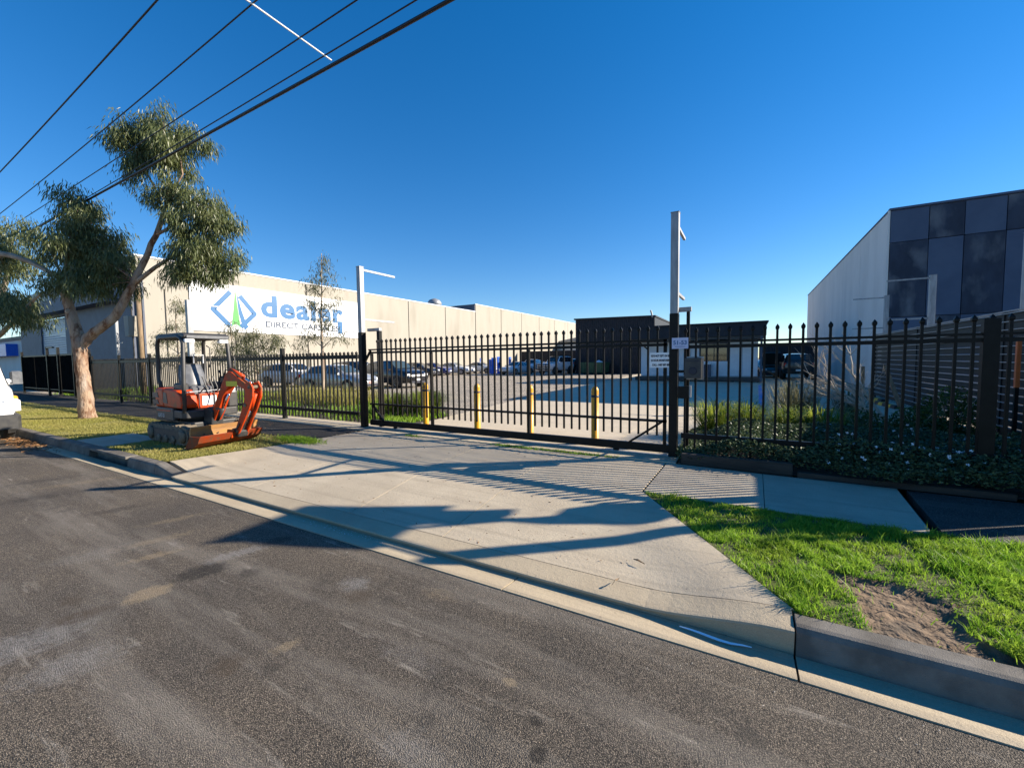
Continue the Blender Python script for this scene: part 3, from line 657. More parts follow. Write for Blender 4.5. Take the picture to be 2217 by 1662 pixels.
# painted sign
s = thing('dealer_sign', 'big white dealer direct cars sign with blue and green logo', 'sign', (WX+.02,14.4,3.95))
MB().box((0,0,0), (.05,14.4,3.5)).build('board', M['signw'], s)
def flat(name, poly, mt, d=.06): return MB().prism([(a,b) for a, b in poly], .052, d, 'x').build(name, mt, s)
def stroke(name, pts, w_, mt):
    mb = MB()
    for p_, q_ in zip(pts[:-1], pts[1:]): mb.bar((.06,p_[0],p_[1]),(.06,q_[0],q_[1]),w_,.012,(1,0,0))
    for p_ in pts[1:-1]: mb.lathe([(w_/2,.054),(w_/2,.0665)], 12, (0,p_[0],p_[1]), 'x')
    return mb.build(name, mt, s)
# s-local: y = along the wall, z = up ; diamond 1.25..4.5 wide, centre about 2.9
stroke('logo_left', [(2.65,3.0),(1.42,1.62),(2.55,.42)], .34, M['sblue'])
stroke('logo_right', [(3.3,2.78),(4.36,1.5),(3.3,.42)], .34, M['sblue'])
sw = [(2.98,3.4)]+[(2.98-.36*(k/8)**1.3, 3.4-3.05*k/8) for k in range(1,9)]+[(2.75,.55),(2.95,.62),(3.15,.5),(3.3,.35)]+[(3.02+.28*((8-k)/8)**1.6, .35+3.05*k/8) for k in range(1,8)]
flat('logo_sail', sw, M['sgreen'])
flat('logo_sail', [(3.1,3.02),(3.12,2.2),(3.19,1.4),(3.33,.8),(3.58,.2),(3.86,.46),(3.62,.98),(3.42,1.62),(3.24,2.4)], M['sblue'])
def wtext(tx, y, z, size, mt, bold, wid, asp=None):
    me = text_mesh(tx, size, mt, .005, bold, 'LEFT', spacing=1.1 if bold > .05 else 1.0); o = obj('lettering', me, s, (.06,y,z)); face_east(o)
    xs_ = [v.co.x for v in me.vertices]; o.scale.x = wid/(max(xs_)-min(xs_)); return o
wtext('dealer', 4.85, 1.42, 2.35, M['sblue'], .085, 7.75)
MB().box((.054,12.0,.35),(.0665,12.5,1.5)).build('lettering', M['sblue'], s)
wtext('DIRECT CARSALES', 5.15, .55, .68, M['sgrey'], .012, 6.9)
wtext('LMCT 10566', 12.75, .5, .26, M['sgrey'], 0, 1.35)
# timber pole with lamp, steel post by the corner
t = thing('timber_pole', 'slim brown timber pole in front of the warehouse corner', 'pole', (-27.3,9.3,0))
MB().tube([(0,0,-.2),(0,0,5.5)], [.13,.11], 10).build('pole', M['timber'], t, True)
t = thing('lantern_post', 'cream hanging lantern on a thin post by the timber pole', 'lamp', (-27.9,9.2,0))
MB().tube([(0,0,0),(0,0,4.5)], .035, 8).build('pole', M['dgrey'], t)
MB().prism([(-.22,3.05),(.22,3.05),(.3,4.1),(-.3,4.1)], -.25, .25, 'y').build('shade', M['cream'], t, bevel=.02)
tall_post('sign_post', 'pale galvanised post by the dark shopfront left of the timber pole', -29.3, 9.0, h=4.3, arms=((2.75,.5),), ad=(1,0,0), split=1.2)
tall_post('sign_post', 'tall galvanised post standing before the left edge of the dealer sign', -20.4, 8.6, h=4.25, w_=.2, arms=((4.1,1.5),), split=1.9)
# neighbouring low shop, far left
t = thing('far_shop', 'low pale building at the far left beyond the dark gate', 'building')
MB().box((-80,12,0),(-60,24,4.2)).build('wall', M['pale'], t); MB().box((-80.2,11.8,4.2),(-59.8,24.2,4.5)).build('roof', M['char'], t)
MB().box((-76,11.2,2.6),(-64,12,3.8)).build('blue_fascia', M['blueobj'], t)
MB().box((-63,11.98,.2),(-61,12.0,2.4)).build('door', M['navy'], t)

# ================================================================== RIGHT-HAND BUILDING AND BOUNDARY
t = thing('panel_building', 'tall factory with dark chequered front panels and pale side wall', 'building')
BX, BY, BH = 5.36, 24.75, 8.0
ys2 = [24.78,30.2,35.1,39.8,45,54]
for a, b in zip(ys2[:-1], ys2[1:]): MB().box((BX,a+.015,-.05),(BX+.18,b-.015,BH)).build('side_panel', M['pale'], t, bevel=.008)
MB().box((BX+.02,24.9,-.05),(30,54,BH-.15)).build('core', M['joint'], t)
cols = [BX+.02,6.65,7.74,8.95,10.15,11.4,12.65,13.9,15.2]
rows = [[0,3.25,6.55,BH-.02],[0,3.65,6.6,BH-.02]]
for i in range(len(cols)-1):
    rr = [0,3.3,6.58,BH-.02]
    for j in range(3):
        MB().box((cols[i]+.012,BY-.06-.012*((i+j)%2),rr[j]+.012),(cols[i+1]-.012,BY+.12,rr[j+1]-.012)).build('front_panel', M['pnlA'] if (i+j)%2 == 0 else M['pnlB'], t, bevel=.006)
MB().box((BX-.03,BY-.1,BH),(16,BY+.15,BH+.09)).build('capping', M['pnlA'], t)
MB().box((BX-.03,BY+.15,BH),(BX+.2,54,BH+.07)).build('capping', M['pnlA'], t)
MB().bar((BX-.03,BY-.03,0),(BX-.03,BY-.03,BH),.07,.07).build('corner_flashing', M['pale'], t)
# ribbed boundary fence along the right side
t = thing('boundary_fence', 'dark horizontally ribbed boundary fence along the right side', 'fence')
NX = 4.38
for k in range(15):
    z = .06+k*.156
    for a, b in ((7.2,11.9),(11.92,16.75),(16.77,21.3)):
        mb = MB(); mb.box((NX-.02,a,z),(NX,b,z+.125)); so_ = mb.build('slat', M['olive'], t)
        MB().box((NX-.06,a,z+.126),(NX,b,z+.142)).build('slat_edge', M['slatcap'], so_)
MB().box((NX-.05,7.2,2.41),(NX+.02,21.3,2.435)).build('capping', M['galv'], t)
for y in (7.1,11.91,16.76,21.35): MB().box((NX-.04,y-.03,-.1),(NX+.04,y+.03,2.45)).build('post', M['olive'], t)
for y, lab in ((11.9,'galvanised banner post at the right edge behind the ribbed fence'),(16.75,'galvanised banner post halfway along the ribbed fence'),(21.4,'galvanised banner post at the corner of the panel building'),(7.75,'galvanised banner post at the street end of the ribbed fence')):
    tall_post('banner_post', lab, 4.64, y, h=3.92, w_=.15, arms=((3.85,.95),(2.68,.95)) if y > 12 or y < 8 else (), ad=(-1,0,0), split=2.3)
# invented sheet on an unseen pole, shaped to throw the broad driveway shadow
t = thing('added_shadow_caster', 'unseen grey sheet on a pole added to cast the driveway shadow', 'shadow caster', (4.9,8.3,0))
M['caster_sheet'] = mat('grey_caster_sheet', (.12,.12,.13), (.16,.16,.17), rough=.9, scale=4)
def fromplane(y, h): return (y-8.3, h)
shp = [(0.48,5.27),(0.77,5.29),(1.14,5.3),(1.48,5.33),(1.25,4.94),(1.04,4.43),(0.89,4.42),(0.81,4.24),(0.75,4.04),(0.57,4.0),(0.49,4.03),(0.4,3.77),(0.62,3.77),(0.67,3.62),(0.62,3.45),(0.39,3.28),(0.07,3.15),(-0.08,3.23),(-0.08,3.31),(0.09,3.51),(0.2,3.76),(0.38,4.0),(0.45,4.29),(0.49,4.42),(0.2,4.4),(0.03,4.38),(-0.04,4.4),(0.08,4.65),(0.22,4.91)]
MB().prism(shp, -.01, .01, 'x').build('caster_sheet', M['caster_sheet'], t)
MB().tube([(0,.36,-.2),(0,.42,5.3)], .03, 10).build('pole', M['galv'], t)
MB().bar((0,.4,5.28),(0,1.46,5.33),.03,.03).build('arm', M['galv'], t)
# wheel stops, orange post, garden stakes
ws_y = mat('safety_yellow', (.55,.33,.02), (.6,.38,.03), rough=.6, scale=8)
for (x, y, a, lab) in ((3.98,19.6,R(-84),'black and yellow rubber wheel stop farther along the ribbed fence'),(3.8,17.3,R(-84),'black and yellow rubber wheel stop nearer along the ribbed fence')):
    t = thing('wheel_stop', lab, 'wheel stop', (x,y,0), a, 'wheel stops by the fence')
    for k in range(6):
        MB().prism([(-.08,0),(.08,0),(.055,.1),(-.055,.1)], -.9+k*.3, -.6+k*.3, 'x').build('block', M['rubber'] if k % 2 else ws_y, t, bevel=.006)
t = thing('orange_post', 'orange steel post behind the fence at the right edge', 'post', (4.2,10.95,0))
MB().bbox((-.03,-.03,1.0),(.03,.03,1.85),.006).build('sleeve', M['orpost'], t); MB().box((-.025,-.025,0),(.025,.025,1.0)).build('stem', M['black'], t)
for (p_, q_, lab) in (((2.86,15.2,0),(2.84,15.2,1.3),'upright timber garden stake behind the dead branch'),((3.12,12.2,0),(2.82,12.9,1.35),'leaning timber garden stake before the ribbed fence'),((2.05,10.2,0),(2.04,10.2,.85),'thin pale stake among the plants')):
    t = thing('garden_stake', lab, 'stake', p_, 0, 'garden stakes')
    d = Vector(q_)-Vector(p_); MB().bar((0,0,-.1), d, .045 if d.z < 1 else .075, .04 if d.z < 1 else .07, (0,1,0)).build('stake', M['timber'], t, bevel=.004)
for (a, b, y, lab) in ((-.86,.55,6.72,'old dark timber sleeper edging the bed by the gate post'),(.6,2.6,6.68,'old dark timber sleeper edging the flowering bed')):
    t = MB().bbox((a,y-.06,-.05),(b,y+.06,.2),.012).build('sleeper', M['sleeper']); t.scale.z = .8 if a < 0 else .3; tag(t, lab, 'sleeper', 'garden sleepers')

# ================================================================== YARD BUILDINGS
def ribbed(mb, x0, x1, y, z0, z1, pitch=.2, d=.035):
    n_ = int((x1-x0)/pitch)
    vs = []; p2 = (x1-x0)/n_
    for i in range(n_):
        a = x0+i*p2
        for u, o_ in ((0,0),(.55,0),(.65,d),(.9,d)): vs.append((a+u*p2, y-o_))
    vs.append((x1,y))
    n2 = len(vs)
    mb.add([(a,b,z0) for a, b in vs]+[(a,b,z1) for a, b in vs], [(i,i+1,n2+i+1,n2+i) for i in range(n2-1)])
t = thing('metal_shed', 'charcoal ribbed metal shed at the back of the yard', 'shed')
mb = MB(); ribbed(mb, -17, -8.4, 44.6, 0, 6.0, .22); mb.build('front_cladding', M['char'], t)
MB().box((-17,44.62,-.05),(-8.4,70,5.9)).build('body', M['char'], t)
MB().prism([(-17.15,6.0),(-8.3,5.85),(-8.3,6.0),(-17.15,6.15)], 44.45, 70, 'y').build('roof', M['char'], t)
MB().tube([(-8.6,44.5,5.8),(-8.75,44.3,6.5)], .09, 8).build('flue', M['galv'], t)
MB().box((-9.8,44.3,3.35),(-9.4,44.55,3.9)).build('wall_light', M['white'], t); MB().box((-8.9,44.3,3.9),(-8.65,44.5,4.7)).build('wall_light', M['white'], t)
t = thing('portable_office', 'white panel site office under a dark awning on skids', 'office')
OY = 31.5
# wall sheets with joints
xs3 = [-6.9,-5.75,-4.6,-3.5,-2.95,-1.2,-.35,.55]
for a, b in zip(xs3[:-1], xs3[1:]):
    if abs(a+2.95) < .01:
        MB().box((a+.01,OY,.35),(b-.01,OY+.06,1.35)).build('wall_sheet', M['white'], t)
    else: MB().box((a+.01,OY,.35),(b-.01,OY+.06,2.75)).build('wall_sheet', M['white'], t)
MB().box((-6.9,OY+.07,.33),(.55,OY+4,2.74)).build('core', M['navy'], t)
wn = MB().box((-2.88,OY+.03,1.36),(-1.24,OY+.05,2.5)).build('window', M['glass'], t)
for a in (-2.9,-2.06,-1.26): MB().box((a,OY-.01,1.35),(a+.05,OY+.06,2.52)).build('frame', M['dgrey'], wn)
MB().box((-3.95,OY-.012,.4),(-3.55,OY+.0,2.5)).build('door', M['dgrey'], t)
MB().box((-7.1,OY-.9,.05),(.7,OY-.02,.3)).build('deck', M['dgrey'], t)
for a in (-6.9,-4,-1,.5): MB().box((a,OY-.8,-.05),(a+.2,OY+.2,.06)).build('skid', M['char'], t)
MB().box((-7.5,OY-1.5,2.95),(.95,OY+6,3.75)).build('awning', M['char'], t)
MB().box((-7.6,OY-1.6,3.75),(1.05,OY+6,3.83)).build('awning_capping', M['char'], t)
MB().box((-7.2,OY-1.4,2.78),(.8,OY+4,2.94)).build('soffit', M['dgrey'], t)
for a in (-7.3,.7): MB().bar((a,OY-1.35,0),(a,OY-1.35,2.95),.12,.12).build('awning_post', M['navy'] if a > 0 else M['black'], t)
MB().bar((-6.9,OY-1.3,2.9),(-6.2,OY-.9,2.2),.08,.08).build('brace', M['black'], t)
t = thing('office_chair', 'round-backed dark chair on the office deck', 'chair', (-3.6,OY-.5,.3))
MB().lathe([(.02,-.02),(.24,-.02),(.25,0),(.24,.02),(.02,.02)], 16, (0,.12,.78), 'y').build('backrest', M['black'], t)
MB().bbox((-.22,-.25,.42),(.22,.15,.48),.02).build('seat', M['black'], t)
for a in (-.2,.2):
    for b in (-.2,.12): MB().bar((a,b,0),(a,b,.43),.025,.025).build('leg', M['dgrey'], t)
t = thing('deck_cabinet', 'dark cabinet standing under the office window', 'cabinet', (-2.55,OY-.4,.3))
MB().bbox((-.35,-.25,0),(.35,.25,.85),.01).build('body', M['navy'], t); MB().box((-.02,-.262,.1),(.0,-.25,.75)).build('door_gap', M['ink'], t)
MB().box((-.37,-.27,.85),(.37,.27,.89)).build('top', M['white'], t)
# back fences and far sheds
t = thing('back_fence', 'dark ribbed sheet fence along the back of the yard at left', 'fence')
mb = MB(); ribbed(mb, -33.5, -17.2, 62, 0, 3.0, .3); mb.build('sheeting', M['char'], t)
for a in (-33.5,-28,-22.6,-17.3): MB().box((a-.05,62.02,0),(a+.05,62.1,3.05)).build('post', M['char'], t)
t = thing('back_fence', 'dark ribbed sheet fence behind the parked cars at right', 'fence')
mb = MB(); ribbed(mb, .9, 5.3, 47, 0, 2.6, .25); mb.build('sheeting', M['char'], t)
for a in (.95,3.1,5.2): MB().box((a-.05,47.02,0),(a+.05,47.1,2.65)).build('post', M['char'], t)
t = thing('far_gable_shed', 'pale gabled shed beyond the back fence', 'shed')
MB().box((-34,80,0),(-15,95,5.2)).build('wall', M['pale'], t); MB().prism([(-35,5.2),(-14,5.2),(-18.5,7.3),(-22,7.3)], 79.5, 96, 'y').build('roof', M['galv'], t)
t = thing('skip_bin', 'green steel skip bin against the shed wall', 'skip bin', (-14.2,43.0,0))
vs = [(-1.25,-.8,.15),(1.25,-.8,.15),(1.25,.8,.15),(-1.25,.8,.15),(-1.35,-.9,1.25),(1.35,-.9,1.25),(1.35,.9,1.25),(-1.35,.9,1.25),(-1.28,-.83,1.25),(1.28,-.83,1.25),(1.28,.83,1.25),(-1.28,.83,1.25),(-1.2,-.75,.9),(1.2,-.75,.9),(1.2,.75,.9),(-1.2,.75,.9)]
MB().add(vs, [(0,3,2,1),(0,1,5,4),(1,2,6,5),(2,3,7,6),(3,0,4,7),(4,5,9,8),(5,6,10,9),(6,7,11,10),(7,4,8,11),(8,9,13,12),(9,10,14,13),(10,11,15,14),(11,8,12,15),(12,13,14,15)]).build('body', M['skip'], t)
for a in (-.9,0,.9): MB().box((a-.04,-.93,.2),(a+.04,-.8,1.2)).build('rib', M['skip'], t)
for a in (-1,1): MB().lathe([(.02,-.03),(.1,-.03),(.1,.03),(.02,.03)], 12, (a,-.6,.09), 'y').build('caster', M['rubber'], t)
MB().add([(-.3,-.7,1.0),(1.2,-.7,1.05),(1.2,.6,1.1),(-.2,.7,1.0),(.4,0,1.5)], [(0,1,4),(1,2,4),(2,3,4),(3,0,4)]).build('rubbish_bag', M['white'], t)
for i, (x, y, h_, lab) in enumerate(((-26.9,42.4,1.7,'blue upright panel beside the white sedan'),(-26.2,41.8,1.9,'blue upright panel in the middle of the stack'),(-25.6,42.0,2.0,'tall blue upright panel before the white hatch'),(-24.9,43.4,1.95,'blue upright panel next to the white hatch'),(-30.0,44.6,1.9,'blue panel standing behind the white sedan'))):
    t = thing('blue_panel', lab, 'panel', (x,y,0), R(20+25*i), 'blue upright panels in the yard')
    MB().bbox((-.28,-.06,.05),(.28,.06,h_),.02).build('panel', M['blueobj'], t); MB().box((-.4,-.2,0),(.4,.2,.06)).build('foot', M['blueobj'], t)
    MB().box((-.06,-.07,h_*.5),(.06,-.058,h_-.15)).build('grip_slot', M['white'] if i > 2 else M['ink'], t)

# ================================================================== VEHICLES
KIND = {
 'sedan': dict(st=[(-.5,.45,.66,.72,.72),(-.485,.32,.84,.95,.78),(-.40,.26,.93,1.02,.79),(-.31,.22,.95,1.06,.77),(-.17,.2,.95,1.39,.64),(-.03,.2,.94,1.45,.65),(.06,.2,.93,1.42,.65),(.21,.2,.91,.99,.77),(.34,.2,.86,.93,.78),(.44,.24,.75,.82,.76),(.488,.3,.6,.66,.72),(.5,.36,.52,.56,.68)], ws=(.205,.07), rw=(-.305,-.18), sw=((-.03,.19),(-.23,-.045)), hl=.66, tl=.8),
 'hatch': dict(st=[(-.5,.45,.7,.76,.7),(-.49,.34,.9,1.0,.76),(-.455,.26,.96,1.12,.72),(-.37,.22,.97,1.40,.64),(-.2,.2,.97,1.48,.65),(-.02,.2,.95,1.5,.66),(.07,.2,.94,1.45,.66),(.24,.2,.92,1.02,.77),(.36,.2,.87,.95,.78),(.45,.24,.76,.84,.76),(.488,.3,.62,.68,.72),(.5,.36,.54,.58,.68)], ws=(.23,.08), rw=(-.452,-.385), sw=((-.02,.21),(-.33,-.04)), hl=.68, tl=.88),
 'suv': dict(st=[(-.5,.5,.8,.9,.74),(-.49,.4,1.05,1.15,.78),(-.46,.34,1.1,1.3,.74),(-.40,.3,1.1,1.6,.66),(-.2,.28,1.1,1.68,.68),(0,.28,1.09,1.7,.69),(.09,.28,1.08,1.65,.69),(.23,.28,1.06,1.16,.8),(.36,.28,1.02,1.1,.82),(.45,.32,.92,1.0,.8),(.49,.4,.78,.84,.76),(.5,.45,.66,.7,.72)], ws=(.22,.1), rw=(-.457,-.41), sw=((-.02,.2),(-.38,-.04)), hl=.8, tl=1.0),
 '4wd': dict(st=[(-.5,.6,.9,1.0,.8),(-.495,.5,1.15,1.25,.82),(-.48,.45,1.2,1.4,.78),(-.45,.42,1.2,1.8,.72),(-.2,.42,1.2,1.86,.74),(0,.42,1.2,1.87,.74),(.06,.42,1.19,1.82,.74),(.16,.42,1.18,1.26,.84),(.3,.42,1.16,1.22,.84),(.45,.45,1.12,1.18,.82),(.49,.5,1.0,1.04,.8),(.5,.55,.85,.9,.78)], ws=(.155,.07), rw=(-.478,-.455), sw=((-.03,.14),(-.43,-.05)), hl=.95, tl=1.1),
 'van': dict(st=[(-.5,.4,1.2,2.2,.88),(-.49,.3,1.3,2.5,.86),(-.3,.28,1.3,2.55,.86),(0,.28,1.3,2.55,.86),(.18,.28,1.28,2.5,.84),(.25,.28,1.27,2.35,.83),(.4,.28,1.2,1.35,.88),(.46,.3,1.08,1.15,.86),(.49,.34,.85,.92,.84),(.5,.4,.7,.74,.8)], ws=(.395,.265), rw=(-.498,-.492), sw=((.1,.36),(-.2,.08)), hl=.82, tl=1.1)}
def paint(name, c, metal=.25): return mat(name, c, tuple(min(1, x*1.06) for x in c), rough=.28, metal=metal, scale=2, coat=.7)
tyre_me = {}
def wheel_parts(r_, w_=.2):
    if (r_, w_) in tyre_me: return tyre_me[(r_, w_)]
    ty = MB().lathe([(r_*.62,-w_/2),(r_*.9,-w_/2),(r_,-w_*.36),(r_,w_*.36),(r_*.9,w_/2),(r_*.62,w_/2)], 26, ax='y').mesh('wheel', M['rubber'], True)
    rm = MB().lathe([(r_*.63,-w_*.5),(r_*.66,-w_*.52),(r_*.6,-w_*.45),(r_*.55,-w_*.3),(r_*.5,-w_*.28)], 26, ax='y')
    for k in range(5):
        a = 2*math.pi*k/5; rm.bar((0,-w_*.46,0), (math.cos(a)*r_*.6,-w_*.42,math.sin(a)*r_*.6), r_*.17, .02, (0,1,0))
    rm.lathe([(r_*.02,-w_*.5),(r_*.12,-w_*.49),(r_*.14,-w_*.4)], 10, ax='y')
    tyre_me[(r_, w_)] = (ty, rm.mesh('rim', M['rim'])); return tyre_me[(r_, w_)]
def car(name, label, kind, pm, loc, head, L_=4.6, W_=1.78, rim=None, zscale=1, wr=.32, glass='glass', group='cars parked in the yard', platem='plate', tint_tl=True, cat='car'):
    K = KIND[kind]; st = K['st']; t = thing(name, label, cat, loc, R(head), group)
    xsn = [q[0] for q in st]
    def at(x):
        i = max(0, min(len(st)-2, sum(1 for v in xsn if v <= x)-1)); a, b = st[i], st[i+1]; u = (x-a[0])/(b[0]-a[0])
        return [a[k]*(1-u)+b[k]*u for k in range(1, 5)]
    def ring(x):
        zu, zs_, zt, wt = at(x); e = max(0, abs(x)-.36)/.14; wb = W_/2*(1-.13*e*e); wt = wt*W_/2*(1-.1*e*e); s_ = zscale
        cab = min(1, max(0, (zt-zs_-.1)/.25))
        return [(0,zu*s_),(.8*wb,zu*s_),(.96*wb,(zu+.07)*s_),(wb,(zu*.45+zs_*.55)*s_),(.965*wb,zs_*s_),(wt,(zt-.045*(.4+.6*cab))*s_),(.62*wt,(zt-.008)*s_),(0,zt*s_)]
    fine = []
    for i in range(len(xsn)-1):
        n_ = 3
        for k in range(n_): fine.append(xsn[i]+(xsn[i+1]-xsn[i])*k/n_)
    fine.append(xsn[-1])
    mb = MB(); n = 14
    for x in fine:
        h = ring(x); full = h+[(-y, z) for y, z in reversed(h[1:-1])]
        mb.v += [(x*L_, y, z) for y, z in full]
    for i in range(len(fine)-1):
        for j in range(n): mb.f.append((i*n+j, i*n+(j+1)%n, i*n+n+(j+1)%n, i*n+n+j))
    mb.f += [tuple(range(n)), tuple(reversed(range((len(fine)-1)*n, len(fine)*n)))]; mb.mi = [0]*len(mb.f)
    mb.build('body', pm, t, True)
    G = M[glass]
    def patch(nm, x0, x1, fun, mt, nu=6, nv=6):
        m2 = MB()
        for i in range(nu+1):
            for j in range(nv+1): m2.v.append(fun(x0+(x1-x0)*i/nu, j/nv))
        for i in range(nu):
            for j in range(nv): a = i*(nv+1)+j; m2.f.append((a,a+1,a+nv+2,a+nv+1))
        m2.mi = [0]*len(m2.f); return m2.build(nm, mt, t, True)
    for sgn in (1, -1):
        for (a, b) in K['sw']:
            def fs_(x, v):
                h = ring(x); p4, p5 = h[4], h[5]; vv = .1+.8*v
                return (x*L_, sgn*(p4[0]+(p5[0]-p4[0])*vv+.012), p4[1]+(p5[1]-p4[1])*vv)
            patch('side_window', a, b, fs_, G)
    def ftop(x, v):
        h = ring(x); y = (2*v-1)*.9; ay = abs(y)*h[5][0]
        z = h[7][1]+(h[6][1]-h[7][1])*ay/h[6][0] if ay < h[6][0] else h[6][1]+(h[5][1]-h[6][1])*(ay-h[6][0])/(h[5][0]-h[6][0])
        return (x*L_+(.012 if x > 0 else -.012), y*h[5][0], z+.012)
    patch('windscreen', K['ws'][0], K['ws'][1], ftop, G, 5, 12); patch('rear_window', K['rw'][0], K['rw'][1], ftop, G, 5, 12)
    ty, rm = wheel_parts(wr, .22 if kind in ('4wd','suv') else .19)
    for fx_ in (.3, -.29):
        for sgn in (-1, 1):
            ar = MB().lathe([(wr*1.16,-.1),(wr*1.16,.02),(wr*1.0,.022)], 24, (fx_*L_, 0, wr*1.03), 'y')
            ar.v = [(x, (sgn*(W_/2-.02)+y*sgn), max(z, .12)) for x, y, z in ar.v]; ar.build('wheel_arch', M['rubber'], t)
            wo = obj('wheel', ty, t, (fx_*L_, sgn*(W_/2-.075), wr)); wo.rotation_euler.z = 0 if sgn < 0 else math.pi
            obj('rim', rm, wo)
    zsc = zscale
    hz_ = K['hl']*zsc; xw = .5*L_
    for sgn in (1, -1):
        h = ring(.47); MB().bbox((.455*L_,sgn*W_*.36-.17,hz_-.075),(.492*L_,sgn*W_*.36+.17,hz_+.07),.03).build('headlight', M['lamp'], t)
        MB().bbox((-.497*L_,sgn*W_*.4-.1,K['tl']*zsc-.11),(-.46*L_,sgn*W_*.4+.1,K['tl']*zsc+.1),.03).build('tail_light', M['brightred'], t)
        mr = MB().bbox((.17*L_,sgn*(W_/2+.02)-.02+min(0,sgn)*.15,at(.16)[1]*zsc),(.17*L_+.1,sgn*(W_/2+.02)+.02+max(0,sgn)*.15,at(.16)[1]*zsc+.14),.02); mr.build('mirror', pm, t)
    MB().bbox((.47*L_,-.45,hz_-.14),(.497*L_,.45,hz_-.02),.02).build('grille', M['ink'], t)
    MB().bbox((.46*L_,-.6,.3*zsc),(.502*L_,.6,.42*zsc),.02).build('air_dam', M['ink'], t)
    MB().box((.5*L_,-.19,.45*zsc),(.508*L_,.19,.57*zsc)).build('number_plate', M[platem], t)
    MB().box((-.508*L_,-.19,.62*zsc),(-.5*L_,.19,.74*zsc)).build('number_plate', M['plate'], t)
    return t
Pw = paint('white_car_paint', (.58,.59,.6), 0); Ps = paint('silver_car_paint', (.42,.44,.45), .5); Pk = paint('black_car_paint', (.008,.009,.014), .1)
Pd = paint('charcoal_car_paint', (.02,.022,.026), .2); Pb = paint('deep_blue_car_paint', (.02,.03,.16), .2); Pg = paint('green_black_paint', (.02,.035,.03), .2)
def rel(front_wheel, head, L_, W_, side):
    """car centre from the ground point of a front wheel; side -1 = right-hand wheel"""
    a = R(head); f = Vector((math.cos(a), math.sin(a))); l = Vector((-math.sin(a), math.cos(a)))
    c = Vector(front_wheel)-f*.3*L_-l*side*(W_/2-.08); return (c.x, c.y, -.03)
car('hatchback', 'silver hatchback with a red front plate parked behind the fence', 'hatch', Ps, rel((-18.75,15.1),9.5,4.4,1.78,-1), 9.5, 4.4, platem='platered', glass='glassl')
car('suv', 'black off-road wagon with silver wheels parked nose to the driveway', 'suv', Pk, rel((-18.6,18.6),-6,4.6,1.85,-1), -6, 4.6, 1.85, wr=.37, glass='glassl')
car('hatchback', 'white car parked at left half hidden by the fence and shrub', 'suv', Pw, (-27.2,17.4,-.03), 14, 4.4, 1.8, wr=.34, zscale=.95)
car('suv', 'dark wagon parked behind the silver hatchback', 'suv', Pk, (-25.6,21.5,-.03), 6, 4.7, 1.85, wr=.36)
car('hatchback', 'black hatchback parked beyond the black off-road wagon', 'hatch', Pk, (-30.0,33.0,-.03), 8, 4.3)
car('sedan', 'dark blue sedan nosing out behind the black hatchback', 'sedan', Pb, (-31.0,36.6,-.03), 8, 4.4)
car('sedan', 'long white sedan parked by the cream wall', 'sedan', Pw, (-30.6,39.8,-.03), 8, 4.9, 1.82, glass='glassl')
car('sedan', 'second white sedan parked behind the long white sedan', 'sedan', Pw, (-30.0,44.6,-.03), 4, 4.6)
car('sedan', 'white sedan facing the street beside the blue panels', 'sedan', Pw, (-22.9,41.6,-.03), -100, 4.7, 1.85, glass='glass')
car('hatchback', 'pale van-like hatch behind the street-facing white sedan', 'suv', Pw, (-24.6,48.5,-.03), -85, 4.4)
f4 = car('four_wheel_drive', 'white lifted four-wheel drive with black bull bar', '4wd', Pw, (-18.1,41.6,.0), -102, 4.6, 1.85, wr=.42, zscale=1.06)
mb = MB()
for z in (.62,.85,1.08): mb.tube([(2.3,-.85,z),(2.48,-.6,z),(2.5,.6,z),(2.3,.85,z)], .045, 8)
mb.build('bull_bar', M['black'], f4); 
for y in (-.45,.45): MB().tube([(2.46,y,.5),(2.46,y,1.22)], .045, 8).build('bull_bar_upright', M['black'], f4)
MB().box((-1.3,-.62,2.02),(.5,.62,2.05)).build('roof_rack', M['black'], f4)
for x in (-1.2,-.3,.4): MB().bar((x,-.7,1.98),(x,.7,1.98),.05,.04).build('rack_bar', M['black'], f4)
MB().lathe([(.05,-.1),(.37,-.1),(.4,0),(.37,.1),(.05,.1)], 20, (-2.42,0,1.05), 'x').build('spare_wheel', M['rubber'], f4)
car('ute', 'dark utility parked between the white four-wheel drive and the shed', 'suv', Pd, (-18.6,47.6,-.03), -95, 4.8, 1.85, wr=.36)
car('suv', 'dark boxy wagon seen from behind beside the pale factory wall', '4wd', Pd, (2.95,36.5,.0), 92, 4.5, 1.95, wr=.4, zscale=.98)
gc = car('sedan', 'dark green car with raised bonnet beside the site office', 'sedan', Pg, (1.35,39.2,-.03), -80, 4.5)
hd = MB().add([(1.0,-.65,1.0),(1.0,.65,1.0),(1.35,.6,1.95),(1.35,-.6,1.95),(.97,-.65,1.0),(.97,.65,1.0),(1.31,.6,1.97),(1.31,-.6,1.97)], [(0,1,2,3),(7,6,5,4),(0,4,5,1),(1,5,6,2),(2,6,7,3),(3,7,4,0)]).build('raised_bonnet', Pg, gc)
